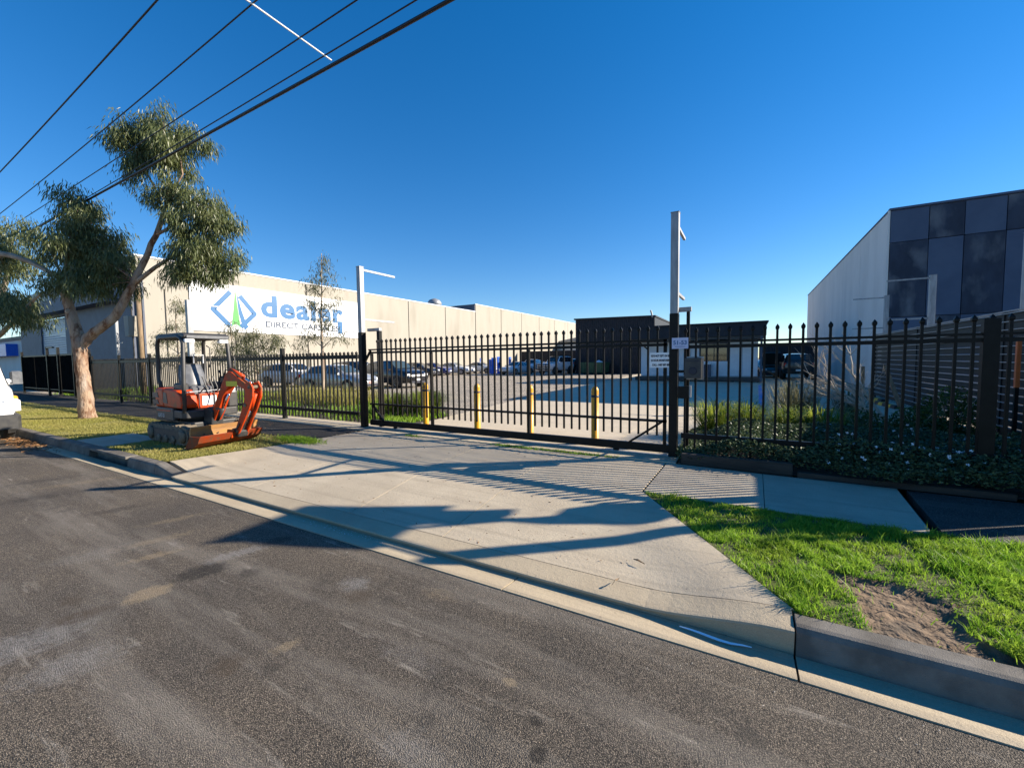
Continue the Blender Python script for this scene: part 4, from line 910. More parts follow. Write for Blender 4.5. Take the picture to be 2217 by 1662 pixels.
# van at the left edge
v = car('van', 'white van with grey bumper parked at the left edge by the kerb', 'van', Pw, (-17.3,1.74,-.15), 0, 5.5, 1.98, wr=.34, group=None, cat='van')
MB().bbox((2.38,-.96,.32),(2.78,.96,.68),.06).build('bumper', M['dgrey'], v)
for sgn in (-1,1):
    MB().bbox((2.3,sgn*.84-.16,.72),(2.7,sgn*.84+.14,1.0),.05).build('headlight', M['lamp'], v)
    MB().bbox((2.25,sgn*.9-.08,.98),(2.5,sgn*.9+.08,1.06),.03).build('indicator', M['amber'], v)
    MB().bbox((1.35,sgn*1.17-.1,1.3),(1.47,sgn*1.17+.1,1.62),.03).build('mirror', M['seat'], v)
    MB().bar((1.42,sgn*.95,1.38),(1.42,sgn*1.1,1.38),.06,.06).build('mirror_arm', M['white'], v)

# ================================================================== MINI EXCAVATOR
X = thing('mini_excavator', 'orange mini excavator with black canopy parked on the verge', 'excavator', (-10.15,4.4,.01))
def track_profile(L_, H_, r_, n=104, tooth=.026):
    a = L_/2-r_; per = 4*a+2*math.pi*r_; pts = []
    # rounded loop in x-z
    for i in range(n):
        s_ = per*i/n; rr = r_+(tooth if (i//2) % 2 == 0 else 0); h_ = H_/2
        if s_ < 2*a: x, z, nx, nz = -a+s_, h_, 0, 1
        elif s_ < 2*a+math.pi*r_: th = math.pi/2-(s_-2*a)/r_; x, z, nx, nz = a, h_, math.cos(th), math.sin(th)
        elif s_ < 4*a+math.pi*r_: x, z, nx, nz = a-(s_-2*a-math.pi*r_), h_, 0, -1
        else: th = -math.pi/2-(s_-4*a-math.pi*r_)/r_; x, z, nx, nz = -a, h_, math.cos(th), math.sin(th)
        pts.append((x+nx*rr, z+nz*rr))
    return pts
for sgn in (-1, 1):
    y0, y1 = (sgn*.62, sgn*.39) if sgn < 0 else (.39, .62)
    tk = MB().prism(track_profile(1.72,.38,.172), min(y0,y1), max(y0,y1), 'y').build('track', M['dust'], X)
    MB().bar((-.6,sgn*.625,.2),(.6,sgn*.625,.2),.02,.17,(0,0,1)).build('track_frame', M['dgrey'], tk)
    for x, r_ in ((-.68,.135),(.68,.135),(-.3,.075),(0,.075),(.3,.075)):
        MB().lathe([(.02,-.02),(r_,-.02),(r_*.9,.012),(r_*.4,.02),(r_*.35,.03)], 18, (x,sgn*.63,.19 if r_ > .1 else .1), 'y').build('roller', M['dust'], tk, True)
MB().box((-.5,-.39,.2),(.6,.39,.42)).build('undercarriage', M['dgrey'], X, bevel=.02)
MB().lathe([(.36,.42),(.36,.52),(.3,.53)], 24).build('slew_ring', M['dgrey'], X, True)
# blade and its arms
mb = MB(); prf = [(.9,.05),(.95,.02),(1.0,.04),(.985,.12),(.975,.2),(.985,.3),(1.01,.38),(.97,.385),(.94,.3),(.93,.2),(.93,.12)]
mb.prism(prf, -.62, .62, 'y'); bl = mb.build('dozer_blade', M['tan'], X)
for y in (-.4,-.15,.15,.4): MB().lathe([(.014,1.0),(.014,1.004)], 8, (-.008,y,.22), 'x').build('bolt_hole', M['ink'], bl)
for y in (-.25,.25): MB().bar((.45,y,.28),(.93,y,.2),.09,.1).build('blade_arm', M['dgrey'], X)
# house
def body_poly(): return None
deck = MB().prism([(-.86,-.3),(-.8,-.44),(-.6,-.52),(.42,-.52),(.5,-.46),(.5,.46),(.42,.52),(-.6,.52),(-.8,.44),(-.86,.3)], .5, .66, 'z').build('deck', M['dgrey'], X, bevel=.02)
cw = MB().prism([(-.9,-.25),(-.84,-.44),(-.66,-.535),(.1,-.535),(.1,-.45),(-.6,-.45),(-.7,.45),(-.6,.535),(-.66,.535),(-.84,.44),(-.9,.25)], .44, .7, 'z').build('counterweight', M['dgrey'], X, bevel=.02)
tx = obj('lettering', text_mesh('U17-3', .11, M['letter'], .001, .002), cw, (-.42,-.538,.5)); face_street(tx)
MB().box((-.62,-.5385,.63),(.0,-.536,.65)).build('stripe', M['brightred'], cw)
# engine hood and right-hand cover
hood = MB().prism([(-.88,-.28),(-.82,-.44),(-.66,-.53),(-.3,-.53),(-.3,.53),(-.66,.53),(-.82,.44),(-.88,.28)], .7, 1.1, 'z').build('engine_hood', M['orange'], X, bevel=.05)
sidec = MB().prism([(-.3,.7),(.44,.7),(.47,.78),(.44,.95),(.25,1.06),(-.3,1.1)], -.53, -.24, 'y').build('side_cover', M['orange'], X, bevel=.03)
for k, (z0, z1) in enumerate(((.9,1.0),(.76,.85))): MB().prism([(-.78,z0),(-.5,z0),(-.56,z1),(-.78,z1)], -.536, -.5, 'y').build('grille', M['ink'], X)
MB().prism([(-.32,.8),(-.12,.78),(-.16,1.0),(-.3,1.02)], -.5345, -.53, 'y').build('badge', M['dgrey'], sidec)
fp = MB().prism([(-.24,.68),(.3,.68),(.3,.98),(-.24,.98)], .36, .44, 'x').build('front_panel', M['orange'], X, bevel=.02)
MB().box((.445,-.16,.74),(.452,.1,.93)).build('notice', M['signw'], fp)
MB().prism([(.1,.66),(.5,.66),(.5,1.0),(.4,1.06),(.1,1.06)], .3, .5, 'y').build('left_step_box', M['dgrey'], X, bevel=.03)
MB().box((-.28,-.24,.66),(.36,.3,.7)).build('floor', M['dgrey'], X)
# seat
st_ = obj('seat', None, X)
MB().bbox((-.3,-.25,1.0),(.2,.22,1.12),.04).build('cushion', M['seat'], st_)
mb = MB(); 
for i in range(9):
    u = i/8; z = 1.1+.48*u; hw = .25*(1-.25*max(0,u-.5)**1.2*2); x = -.22-.1*u
    mb.v += [(x+.03,-hw*.75,z),(x+.1,-hw*.3,z),(x+.1,hw*.3,z),(x+.03,hw*.75,z),(x,hw,z),(x-.06,hw*.6,z),(x-.06,-hw*.6,z),(x,-hw,z)]
for i in range(8):
    for j in range(8): mb.f.append((i*8+j,i*8+(j+1)%8,i*8+8+(j+1)%8,i*8+8+j))
mb.f += [tuple(range(7,-1,-1)), tuple(range(64,72))]; mb.mi = [0]*len(mb.f); mb.v = [(x,y-.02,z) for x,y,z in mb.v]
mb.build('seat_back', M['seat'], st_, True)
MB().bbox((-.38,-.19,1.6),(-.28,.12,1.75),.03).build('headrest', M['black'], st_)
MB().tube([(-.25,.02,1.6),(-.24,.02,1.78),(-.24,.2,1.78),(-.25,.2,1.6)], .012, 6).build('handle', M['white'], st_)
MB().bbox((-.35,-.28,.7),(.22,.26,1.0),.02).build('seat_base', M['seat'], X)
for y in (-.36,.3):
    MB().bbox((-.1,y-.07,1.02),(.25,y+.07,1.2),.03).build('console', M['dgrey'], X)
    MB().tube([(.18,y,1.2),(.24,y,1.36),(.2,y,1.44)], [.014,.014,.022], 8).build('joystick', M['black'], X)
for y in (-.02,.1,.18): MB().tube([(.36,y,.72),(.33,y,1.1),(.24,y-.03,1.32)], .014, 6).build('travel_lever', M['dgrey'], X)
MB().tube([(.43,-.48,1.02),(.46,.0,1.03),(.46,.42,1.05)], .016, 8).build('guard_rail', M['galv'], X)
for y in (-.22,.06): MB().tube([(.46,y,1.03),(.47,y,.68)], .012, 6).build('guard_upright', M['dgrey'], X)
MB().bbox((.2,.3,1.02),(.42,.46,1.32),.03).build('control_box', M['dgrey'], X); MB().bbox((.43,.32,.98),(.5,.46,1.1),.02).build('lamp_box', M['white'], X)
# canopy
cn = obj('canopy', None, X)
MB().tube([(-.62,-.42,1.05),(-.76,-.42,1.25),(-.74,-.42,1.5),(-.74,-.42,2.0),(-.68,-.42,2.1),(-.58,-.42,2.14),(.2,-.42,2.14),(.33,-.42,2.1),(.39,-.42,2.0),(.43,-.46,1.2),(.46,-.48,.62)], .038, 10).build('hoop', M['dgrey'], cn, True)
MB().tube([(-.5,.4,1.05),(-.66,.4,1.25),(-.66,.4,2.05),(-.55,.38,2.13)], .036, 10).build('rear_post', M['dgrey'], cn, True)
MB().tube([(.3,.38,2.13),(.36,.4,2.05),(.38,.42,1.55),(.4,.42,1.2)], .036, 10).build('front_post', M['dgrey'], cn, True)
MB().tube([(.42,.47,1.25),(.44,.5,1.5),(.43,.5,1.72),(.4,.45,1.75)], .014, 6).build('grab_handle', M['dgrey'], cn, True)
MB().tube([(-.6,.47,1.5),(-.6,.5,1.6),(-.6,.5,1.95),(-.62,.44,2.0)], .014, 6).build('grab_handle', M['dgrey'], cn, True)
MB().prism([(-.8,2.1),(.42,2.1),(.46,2.13),(.44,2.18),(.3,2.215),(-.7,2.215),(-.8,2.18)], -.43, .42, 'y').build('roof', M['dgrey'], cn, bevel=.03)
MB().box((.452,-.38,2.105),(.47,.38,2.16)).build('front_strip', M['seat'], cn)
for y in (-.32,.3): MB().bbox((.36,y-.09,2.02),(.45,y+.09,2.09),.015).build('work_light', M['lamp'], cn)
# swing post, boom, arm, bucket (whole front swung slightly to the left)
SW = R(6); PV = (.55,-.04,0)
def front(mb, name, mt, par=X, smooth=False, bevel=0):
    o = mb.build(name, mt, par, smooth, PV if par is X else None, bevel)
    if par is X: o.rotation_euler.z = SW
    return o
front(MB().prism([(-.08,.36),(.16,.34),(.2,.62),(.1,.72),(-.08,.68)], -.12, .12, 'y'), 'swing_bracket', M['dgrey'], bevel=.02)
boom = front(MB().prism([(.06,.46),(.16,.42),(.32,.63),(.51,.96),(.69,1.14),(.92,1.17),(1.28,1.04),(1.33,1.06),(1.3,1.14),(1.0,1.3),(.78,1.42),(.68,1.43),(.58,1.36),(.36,1.0),(.12,.62)], -.075, .075, 'y'), 'boom', M['orange'], bevel=.012)
st2 = front(MB().box((.62,-.079,1.14),(.95,-.0755,1.24)), 'sticker', M['sticker'])
arm = obj('dipper_arm', None, X, PV); arm.rotation_euler.z = SW
for y in (-.1,.065):
    MB().prism([(1.2,1.2),(1.34,1.24),(1.43,1.12),(1.42,.95),(1.3,.72),(1.12,.45),(.95,.2),(.84,.24),(.98,.5),(1.14,.8),(1.2,1.0)], y, y+.035, 'y').build('side_plate', M['orange'], arm, bevel=.006)
MB().prism([(1.24,1.02),(1.32,1.02),(1.24,.74),(1.06,.44),(.94,.27),(.88,.3),(1.06,.6)], -.065, .065, 'y').build('core', M['dgrey'], arm)
for p_ in ((1.34,1.13),(.92,.26),(1.2,.78)): MB().lathe([(.028,-.12),(.034,-.11),(.034,.12),(.028,.13)], 12, (p_[0],0,p_[1]), 'y').build('pivot_pin', M['dust'], arm)
cyl = obj('hydraulic_rams', None, X, PV); cyl.rotation_euler.z = SW
MB().tube([(.66,0,1.46),(1.02,0,1.33)], .042, 12).build('ram_barrel', M['orange'], cyl, True); MB().tube([(1.0,0,1.335),(1.27,0,1.2)], .02, 10).build('ram_rod', M['chrome'], cyl, True)
MB().tube([(.14,.0,.44),(.35,.0,.68)], .045, 12).build('ram_barrel', M['dgrey'], cyl, True); MB().tube([(.33,0,.66),(.56,0,.98)], .022, 10).build('ram_rod', M['chrome'], cyl, True)
MB().tube([(1.36,.0,1.0),(1.2,0,.68)], .04, 12).build('ram_barrel', M['orange'], cyl, True); MB().tube([(1.21,0,.7),(1.0,0,.36)], .018, 10).build('ram_rod', M['chrome'], cyl, True)
for y in (-.06,.06): MB().tube([(.5,y,1.2),(.62,y*1.4,1.46),(.8,y*1.5,1.46),(1.1,y*1.5,1.3)], .011, 6).build('hose', M['rubber'], cyl, True)
lk = MB(); lk.bar((.84,-.09,.2),(1.02,-.09,.42),.03,.06,(0,1,0)); front(lk, 'bucket_link', M['dgrey'])
lk = MB(); lk.bar((.84,.09,.2),(1.02,.09,.42),.03,.06,(0,1,0)); front(lk, 'bucket_link', M['dgrey'])
front(MB().prism([(.7,.16),(.94,.14),(.98,.26),(.88,.33),(.74,.3)], -.1, .1, 'y'), 'quick_hitch', M['dgrey'], bevel=.02)
bk = obj('bucket', None, X, PV); bk.rotation_euler.z = SW
sidep = [(.42,.0),(.54,.0),(.7,.05),(.83,.13),(.9,.25),(.86,.26),(.78,.16),(.68,.085),(.54,.03),(.42,.025)]
MB().prism(sidep, -.74, .42, 'y').build('shell', M['wornshadeorange'], bk)
for y in (-.76,.42): MB().prism([(.42,.0),(.54,.0),(.7,.05),(.83,.13),(.9,.25),(.6,.25)], y, y+.02, 'y').build('end_plate', M['wornshadeorange'], bk)
for y in (-.16,.14): MB().prism([(.7,.12),(.86,.14),(.9,.3),(.74,.3)], y-.015, y+.015, 'y').build('ear', M['orange'], bk)
MB().box((.36,-.75,-.006),(.47,.43,.01)).build('cutting_edge', M['dust'], bk)
for y in (-.15,.15): MB().tube([(.2,y,.9),(.1,y*1.1,1.12),(-.1,y,1.0)], .012, 6).build('hose', M['rubber'], boom, True)
MB().box((.25,-.0785,.66),(.42,-.0755,.7)).build('scuff', M['dust'], boom)

# ================================================================== TREES AND PLANTS
M['bark'] = mat('gum_bark', (.33,.23,.155), (.13,.055,.024), rough=.9, scale=9, bump=.03, bscale=24, c3=(.36,.29,.23), s3=4.5, stretch=(1,1,.4), detail=9, lo=.44, hi=.58)
M['barkpale'] = mat('pale_gum_bark', (.36,.29,.22), (.26,.19,.14), rough=.9, scale=6, bump=.006, bscale=30, stretch=(1,1,.4))
M['leafA'] = stuff_mat('gum_leaves', (.05,.075,.025), (.16,.185,.07), rough=.42, trans=.35, spec=.45, big=(.15,.17,.06), bigs=2.6)
M['leafB'] = stuff_mat('sapling_leaves', (.06,.075,.035), (.17,.17,.08), rough=.45, trans=.3, spec=.4)
def leaf_quads(C_, d, ln, wd):
    """slim pointed leaves: start C_, direction d, length ln, width wd"""
    n = len(C_); r_ = rng.normal(size=(n,3)); sx = np.cross(d, r_); sx /= np.linalg.norm(sx, axis=1)[:, None]+1e-9
    sx *= (wd/2)[:, None]; D = d*ln[:, None]
    bend = np.zeros((n,3)); bend[:, 2] = -.12*ln
    return np.stack([C_, C_+D*.35+sx, C_+D+bend, C_+D*.35-sx], 1)
def crown(blobs, nleaf, ln, wd, droop=.75, twig=9, spread=.16):
    """blobs: (x,y,z, rx,ry,rz, weight). Leaves hang in tufts from twig ends spread through each blob"""
    Vs = []; wsum = sum(b[6] for b in blobs)
    subs = []
    for (x, y, z, rx, ry, rz, w_) in blobs:
        if rx < .3: subs.append((x,y,z,rx,ry,rz,w_)); continue
        for k in range(9):
            u = rng.normal(size=3); u /= np.linalg.norm(u); q = rng.uniform(.4,1.05); sc_ = rng.uniform(.2,.46)
            subs.append((x+u[0]*rx*q, y+u[1]*ry*q, z+u[2]*rz*q, rx*sc_, ry*sc_, rz*sc_*1.25, w_/9*rng.uniform(.4,1.6)))
        subs.append((x,y,z,rx*.75,ry*.75,rz*.75,w_*.16))
    wsum = sum(b[6] for b in subs)
    for (x, y, z, rx, ry, rz, w_) in subs:
        nt_ = int(nleaf*w_/wsum/twig)
        u = rng.normal(size=(nt_,3)); u /= np.linalg.norm(u, axis=1)[:, None]
        rad = rng.random(nt_)**.42
        lump = .78+.4*np.sin(u[:,0]*5+x*3)*np.sin(u[:,1]*4+y)*np.sin(u[:,2]*5+z*2)+.12*rng.normal(size=nt_)
        c = np.array((x,y,z))+u*(rad*lump)[:, None]*np.array((rx,ry,rz))
        cc = np.repeat(c, twig, 0)+rng.normal(size=(nt_*twig,3))*spread*np.array((1,1,.9))
        d = rng.normal(size=cc.shape); d /= np.linalg.norm(d, axis=1)[:, None]; d = d*(1-droop)+np.array((0,0,-1))*droop
        d += np.repeat(u, twig, 0)*.35; d /= np.linalg.norm(d, axis=1)[:, None]
        k = len(cc); Vs.append(leaf_quads(cc, d, rng.uniform(.6,1.25,k)*ln, rng.uniform(.7,1.3,k)*wd))
    return np.concatenate(Vs), subs
def wobble(pts, amt, n=3):
    """subdivide a limb path and shake it a little"""
    out_ = []
    for a, b in zip(pts[:-1], pts[1:]):
        for k in range(n):
            u = k/n; p_ = [a[i]*(1-u)+b[i]*u for i in range(4)]
            if out_: p_[:3] = [p_[i]+random.uniform(-amt,amt) for i in range(3)]
            out_.append(p_)
    out_.append(list(pts[-1])); return out_
def limb(mb, pts, amt=.02, n=3, sides=10):
    q = wobble(pts, amt, n); mb.tube([p_[:3] for p_ in q], [p_[3] for p_ in q], sides)
t = thing('gum_tree', 'big forked gum tree with peeling orange bark on the verge', 'tree', (-17.3,4.5,0))
mb = MB(); o3 = (-17.3,4.5,0)
def rl(p_, r_): return (p_[0]-o3[0], p_[1]-o3[1], p_[2]-o3[2], r_*.7)
limb(mb, [rl((-17.25,4.52,-.15),.36), rl((-17.28,4.51,.12),.29), rl((-17.38,4.51,.8),.245), rl((-17.45,4.51,1.46),.225), rl((-17.54,4.52,2.3),.24), rl((-17.78,4.44,3.1),.19), rl((-17.96,4.38,3.83),.15), rl((-17.88,4.52,5.0),.1), rl((-17.7,4.69,6.4),.03)], .018, 3, 14)
limb(mb, [rl((-17.55,4.52,2.05),.16), rl((-17.35,4.66,2.42),.2), rl((-17.03,4.83,2.66),.185), rl((-16.61,5.09,3.05),.175), rl((-16.14,5.42,4.02),.14), rl((-15.8,5.68,4.91),.115), rl((-15.51,5.9,5.74),.1), rl((-15.22,6.12,6.71),.06), rl((-15.4,6.13,8.1),.02)], .02, 3, 12)
for L_ in ([((-16.14,5.42,4.02),.1),((-15.3,5.9,4.7),.07),((-14.5,6.4,5.2),.035)], [((-15.6,5.85,5.5),.07),((-14.9,6.3,6.0),.045),((-14.2,6.65,6.3),.02)], [((-15.3,6.1,6.6),.04),((-14.9,6.3,7.3),.03),((-15.1,6.4,8.2),.015)],
           [((-15.45,6,6.2),.05),((-15.9,5.8,7.4),.03),((-16.1,5.7,8.2),.012)], [((-17.9,4.45,4.4),.08),((-17.3,4.8,4.9),.05),((-16.8,5.1,5.2),.02)], [((-17.95,4.4,4.0),.07),((-18.3,4.3,4.9),.04),((-18.3,4.3,5.6),.02)],
           [((-17.9,4.45,4.9),.06),((-17.5,4.8,5.8),.03),((-17.4,4.8,6.6),.012)]):
    limb(mb, [rl(p_, r_) for p_, r_ in L_], .03, 3, 8)
mb.build('trunk', M['bark'], t, True)
MB().lathe([(.04,0),(.08,.02),(.09,.05),(.06,.08)], 10, (-.46,-.12,3.2), 'x').build('branch_scar', M['barkpale'], t, True)
bl_ = [(-17.75,4.7,6.5,.6,.7,.55,.9),(-17.57,4.75,5.9,.9,.8,.75,1.7),(-17.7,4.6,5.1,1.1,.9,.8,2.4),(-16.95,5.0,4.95,.85,.8,.85,2.2),(-16.5,5.2,4.5,.5,.6,.5,.9),(-18.2,4.3,5.2,.65,.65,.8,1.2),(-17.3,4.72,4.1,1.2,.9,.6,2.6),(-16.75,5.1,4.15,.6,.6,.5,.9),(-18.1,4.25,4.2,.45,.55,.45,.6),
       (-15.55,6.08,8.7,.75,.75,.75,2.4),(-16.0,5.8,8.05,.75,.75,.65,2.1),(-15.05,6.3,8.1,.75,.75,.75,2.4),(-15.5,6.0,7.55,.8,.75,.55,1.8),(-14.95,6.3,6.6,.62,.62,.6,1.3),(-14.3,6.65,6.2,.68,.65,.75,1.6),(-13.95,6.8,5.5,.6,.65,.8,1.6),(-14.65,6.35,5.3,.8,.75,.8,2.1),(-14.95,6.1,4.6,.7,.6,.5,1.3),(-14.05,6.65,4.7,.55,.55,.7,1.2),(-14.45,6.4,4.25,.55,.55,.4,.9),(-16.1,5.5,7.3,.35,.35,.3,.25),(-15.4,5.9,6.6,.4,.4,.35,.5)]
bl_ = [(a-o3[0],b-o3[1],c,d,e,f,g_) for a,b,c,d,e,f,g_ in bl_]
V, sb = crown(bl_, 58000, .17, .024, twig=12, spread=.13); cr_ = quads_obj('crown', V, 4, M['leafA'], rng.random(len(V)), t)
# fine branches reaching into every leaf clump
axis = [(-17.9,4.45,4.4),(-17.85,4.55,5.2),(-17.7,4.69,6.2),(-16.1,5.45,4.1),(-15.8,5.68,4.91),(-15.5,5.9,5.74),(-15.22,6.12,6.71),(-15.4,6.13,7.9),(-14.8,6.25,5.0),(-14.5,6.5,6.1),(-17.2,4.9,5.0),(-18.3,4.3,5.2),(-15.9,5.8,7.5)]
mb = MB()
for q in sb:
    p_ = Vector(q[:3]); a_ = min((Vector(rl(v_,0)[:3]) for v_ in axis), key=lambda w2: (w2-p_).length)
    if (p_-a_).length < 1.9: mb.tube([a_, a_.lerp(p_,.5)+Vector((0,0,.08)), p_], [.02,.012,.005], 4, False)
tag(mb.build('fine_branches', M['bark'], t), kind='stuff')
# second gum, mostly out of view at the left edge
t = thing('gum_tree', 'leafy gum tree cut off by the left edge of the view', 'tree', (-24.5,3.6,0))
mb = MB(); limb(mb, [(0,0,-.1,.25),(-.1,0,1.2,.2),(.1,0,2.3,.17),(1.2,.3,3.4,.12),(2.2,.5,5,.06),(2.6,.6,6.2,.02)], .03); limb(mb, [(0,0,2.2,.12),(2.4,.1,2.55,.08),(4.2,.12,2.95,.06),(5.4,.2,3.35,.05),(6.1,.4,3.75,.03)], .04); limb(mb, [(1.2,.3,3.4,.1),(3.2,.1,4.8,.09),(4.8,-.1,5.0,.085),(5.6,.3,4.75,.07),(6.4,.6,4.3,.05)], .02)
mb.build('trunk', M['barkpale'], t, True)
V, sb = crown([(a+1.9,b+.7,c,d,e,f,g_) for a,b,c,d,e,f,g_ in [(2.8,-.7,3.6,.8,.65,.5,1.6),(3.5,-.5,3.05,.55,.5,.38,.8),(2.4,-.8,4.9,.5,.6,.6,.8),(2.0,-.5,5.5,.6,.7,.5,.7),(1.0,-.3,5.2,1.2,1,1.2,2),(1.6,-.5,3.6,1,.8,.7,1.5)]], 14000, .17, .024); quads_obj('crown', V, 4, M['leafA'], rng.random(len(V)), t)
def sapling(label, loc, h, blobs, nleaf, r_=.06, lean=(0,0), ln=.15):
    t = thing('sapling', label, 'tree', loc, 0, 'young gum trees behind the fence')
    mb = MB(); limb(mb, [(0,0,-.1,r_),(lean[0]*.3,lean[1]*.3,h*.3,r_*.8),(lean[0]*.5,lean[1]*.5,h*.6,r_*.5),(lean[0],lean[1],h,.012)], .03)
    for b in blobs: limb(mb, [(lean[0]*.5,lean[1]*.5,max(.3,b[2]-.5),.02),(b[0],b[1],b[2],.008)], .02, 2, 6)
    mb.build('trunk', M['barkpale'], t, True)
    V, sb = crown(blobs, nleaf, ln, .022, .7, 7, .13); quads_obj('crown', V, 4, M['leafB'], rng.random(len(V)), t)
sapling('slim tall sapling standing before the dealer sign lettering', (-15.2,11.0,0), 6.0, [(.1,.1,5.55,.3,.3,.45,.7),(-.3,-.1,4.75,.4,.4,.45,1),(.35,.2,4.85,.45,.4,.35,.7),(-.4,-.2,4.0,.45,.4,.4,1),(.5,.2,3.9,.5,.5,.45,1),(0,0,3.3,.75,.6,.4,1.3),(-.6,-.2,2.7,.5,.4,.4,.9),(.5,.3,2.7,.6,.5,.4,.9),(-.9,-.4,2.2,.3,.3,.3,.4)], 3600, .07, (.1,.1))
sapling('bushy sapling in front of the logo end of the sign', (-18.6,10.2,0), 3.3, [(0,0,2.9,.5,.5,.4,1),(.5,.3,2.4,.7,.6,.4,1.2),(-.5,-.2,2.2,.6,.5,.45,1.2),(0,0,1.7,.9,.7,.5,1.4),(.9,.5,2.7,.35,.3,.3,.5),(-.2,-.1,1.1,.7,.6,.4,.8)], 4200, .05)
sapling('round sapling just right of the tall galvanised post', (-22.6,11.3,0), 3.7, [(0,0,3.3,.45,.5,.4,1),(.4,.3,2.7,.6,.5,.5,1.2),(-.5,-.2,2.4,.6,.5,.5,1.2),(0,0,1.8,.9,.8,.6,1.5)], 3000, .05)
sapling('pale sapling against the cream wall near the warehouse corner', (-26.6,10.6,0), 4.9, [(.1,.1,4.5,.45,.45,.5,1),(0,0,3.6,.7,.6,.5,1.2),(-.7,-.3,2.7,.7,.6,.6,1.3),(.6,.3,2.6,.8,.6,.6,1.4),(-1.2,-.5,1.9,.6,.5,.5,.9),(0,0,1.7,1.1,.8,.5,1.3)], 4600, .06)
# strappy clumps
M['strap'] = stuff_mat('strappy_leaves', (.08,.15,.015), (.3,.33,.05), trans=.45, rough=.4)
M['strapgreen'] = stuff_mat('grey_green_tussock', (.05,.07,.03), (.26,.24,.13), trans=.35, rough=.5)
M['strapdry'] = stuff_mat('dry_strappy_leaves', (.22,.19,.07), (.42,.36,.17), trans=.35, rough=.5)
def clump(label, loc, r_, h, n, mt, name='strappy_plant', w_=.012, cat='plant', group='strappy clumps in the beds'):
    a = rng.uniform(0,2*np.pi,n); rb = rng.random(n)*r_*.35; out_ = rng.uniform(.35,1.15,n)*r_; hh = rng.uniform(.5,1.1,n)*h
    B = np.stack([np.cos(a)*rb, np.sin(a)*rb, np.zeros(n)],1); D = np.stack([np.cos(a+rng.normal(0,.3,n)), np.sin(a+rng.normal(0,.3,n)), np.zeros(n)],1)
    sx = np.stack([-D[:,1],D[:,0],np.zeros(n)],1)*(w_/2)
    Mi = B+D*(out_*.4)[:,None]; Mi[:,2] = hh*.85; Tp = B+D*out_[:,None]; Tp[:,2] = hh*rng.uniform(.55,1.05,n)
    V = np.stack([B-sx,B+sx,Mi+sx,Tp,Mi-sx],1)
    t = thing(name, label, cat, loc, 0, group); quads_obj('leaves', V, 5, mt, rng.random(n), t); return t
clump('bright strappy clump just inside the fence by the letterbox', (-.55,9.3,.02), .75, .75, 500, M['strap'])
clump('second bright strappy clump from the letterbox', (.0,9.8,.02), .7, .7, 450, M['strap'])
clump('third bright strappy clump from the letterbox', (.75,9.6,.02), .7, .65, 420, M['strap'])
clump('tall grey-green grassy tussock behind the bright strappy clumps', (.95,11.6,.02), .95, 1.1, 520, M['strapgreen'], 'tussock', .008)
clump('yellow-green tussock in front of the tall grey-green tussock', (1.15,9.4,.02), .8, .7, 450, M['strap'])
clump('thin dark tussock in the shade left of the dead branch', (2.1,12.6,.02), .7, .85, 320, M['strapgreen'], 'tussock', .008)
for i, (x, y, r_, lab) in enumerate(((-9.25,9.1,.8,'strappy clump nearest the left gate hoop'),(-8.65,9.5,.8,'strappy clump left of the first bollard'),(-8.0,9.2,.75,'strappy clump behind the first bollard'),(-8.9,10.3,.8,'strappy clump at the back of the left bed'))):
    clump(lab, (x,y,-.01), r_, .72, 520, M['strap'])
# leafy ground cover with white flowers along the right fence
M['cover'] = stuff_mat('grey_green_ground_cover', (.018,.036,.014), (.12,.165,.075), trans=.25, rough=.5)
M['flower'] = stuff_mat('white_flowers', (.75,.75,.78), (.85,.85,.86), trans=.3, rough=.6)
def cover(x, y):   # height of the leafy mass
    f = .16+.42*np.clip((y-6.5)/.4,0,1)*(.55+.75*vnoise(x,y,1.7,41)); return .72*(f+.06*np.clip(x-.6,0,1))*np.clip((10.2-y)/1.6,.25,1)*np.clip((x+1.0)/.8,.45,1)
n = 95000; x = rng.uniform(-.95,5.2,n); y = 6.48+rng.random(n)**1.5*3.7
edge_ = 6.64+.14*vnoise(x,x*0+3,1.3,44)-.2*np.clip(x-.5,0,1)
k = (y > edge_) & ~((x < .5) & (y < 6.8) & (rng.random(n) < .8)); x, y = x[k], y[k]; n = len(x)
z = .02+cover(x,y)*(.25+.75*rng.random(n)**.45)
d = rng.normal(size=(n,3)); d[:,2] = np.abs(d[:,2])*.6; d /= np.linalg.norm(d,axis=1)[:,None]
V = leaf_quads(np.stack([x,y,z],1), d, rng.uniform(.03,.065,n), rng.uniform(.016,.03,n))
gcv = thing('ground_cover', 'low grey-green ground cover with white flowers under the right fence', 'plant', (0,0,0)); gcv['kind'] = 'stuff'
o = quads_obj('leaves', V, 4, M['cover'], rng.random(n), gcv)
nf = 260; fx_ = rng.uniform(.9,4.8,nf); fy_ = 6.62+rng.random(nf)**1.6*3; fz = .05+cover(fx_,fy_)*rng.uniform(.55,1.08,nf)
Vf = []
for i in range(nf):
    c = np.array((fx_[i],fy_[i],fz[i])); ax_ = rng.normal(size=3)*.35+np.array((-.1,-.7,.6)); ax_ /= np.linalg.norm(ax_); u_ = np.cross(ax_,(0,0,1)); u_ /= np.linalg.norm(u_); v_ = np.cross(ax_,u_)
    for q in range(5):
        a = 2*np.pi*q/5+rng.random(); dd = u_*np.cos(a)+v_*np.sin(a); e_ = np.cross(ax_,dd)
        Vf.append([c, c+dd*.012+e_*.007, c+dd*.022+ax_*.003, c+dd*.012-e_*.007])
quads_obj('flowers', np.array(Vf), 4, M['flower'], rng.random(len(Vf)), gcv)
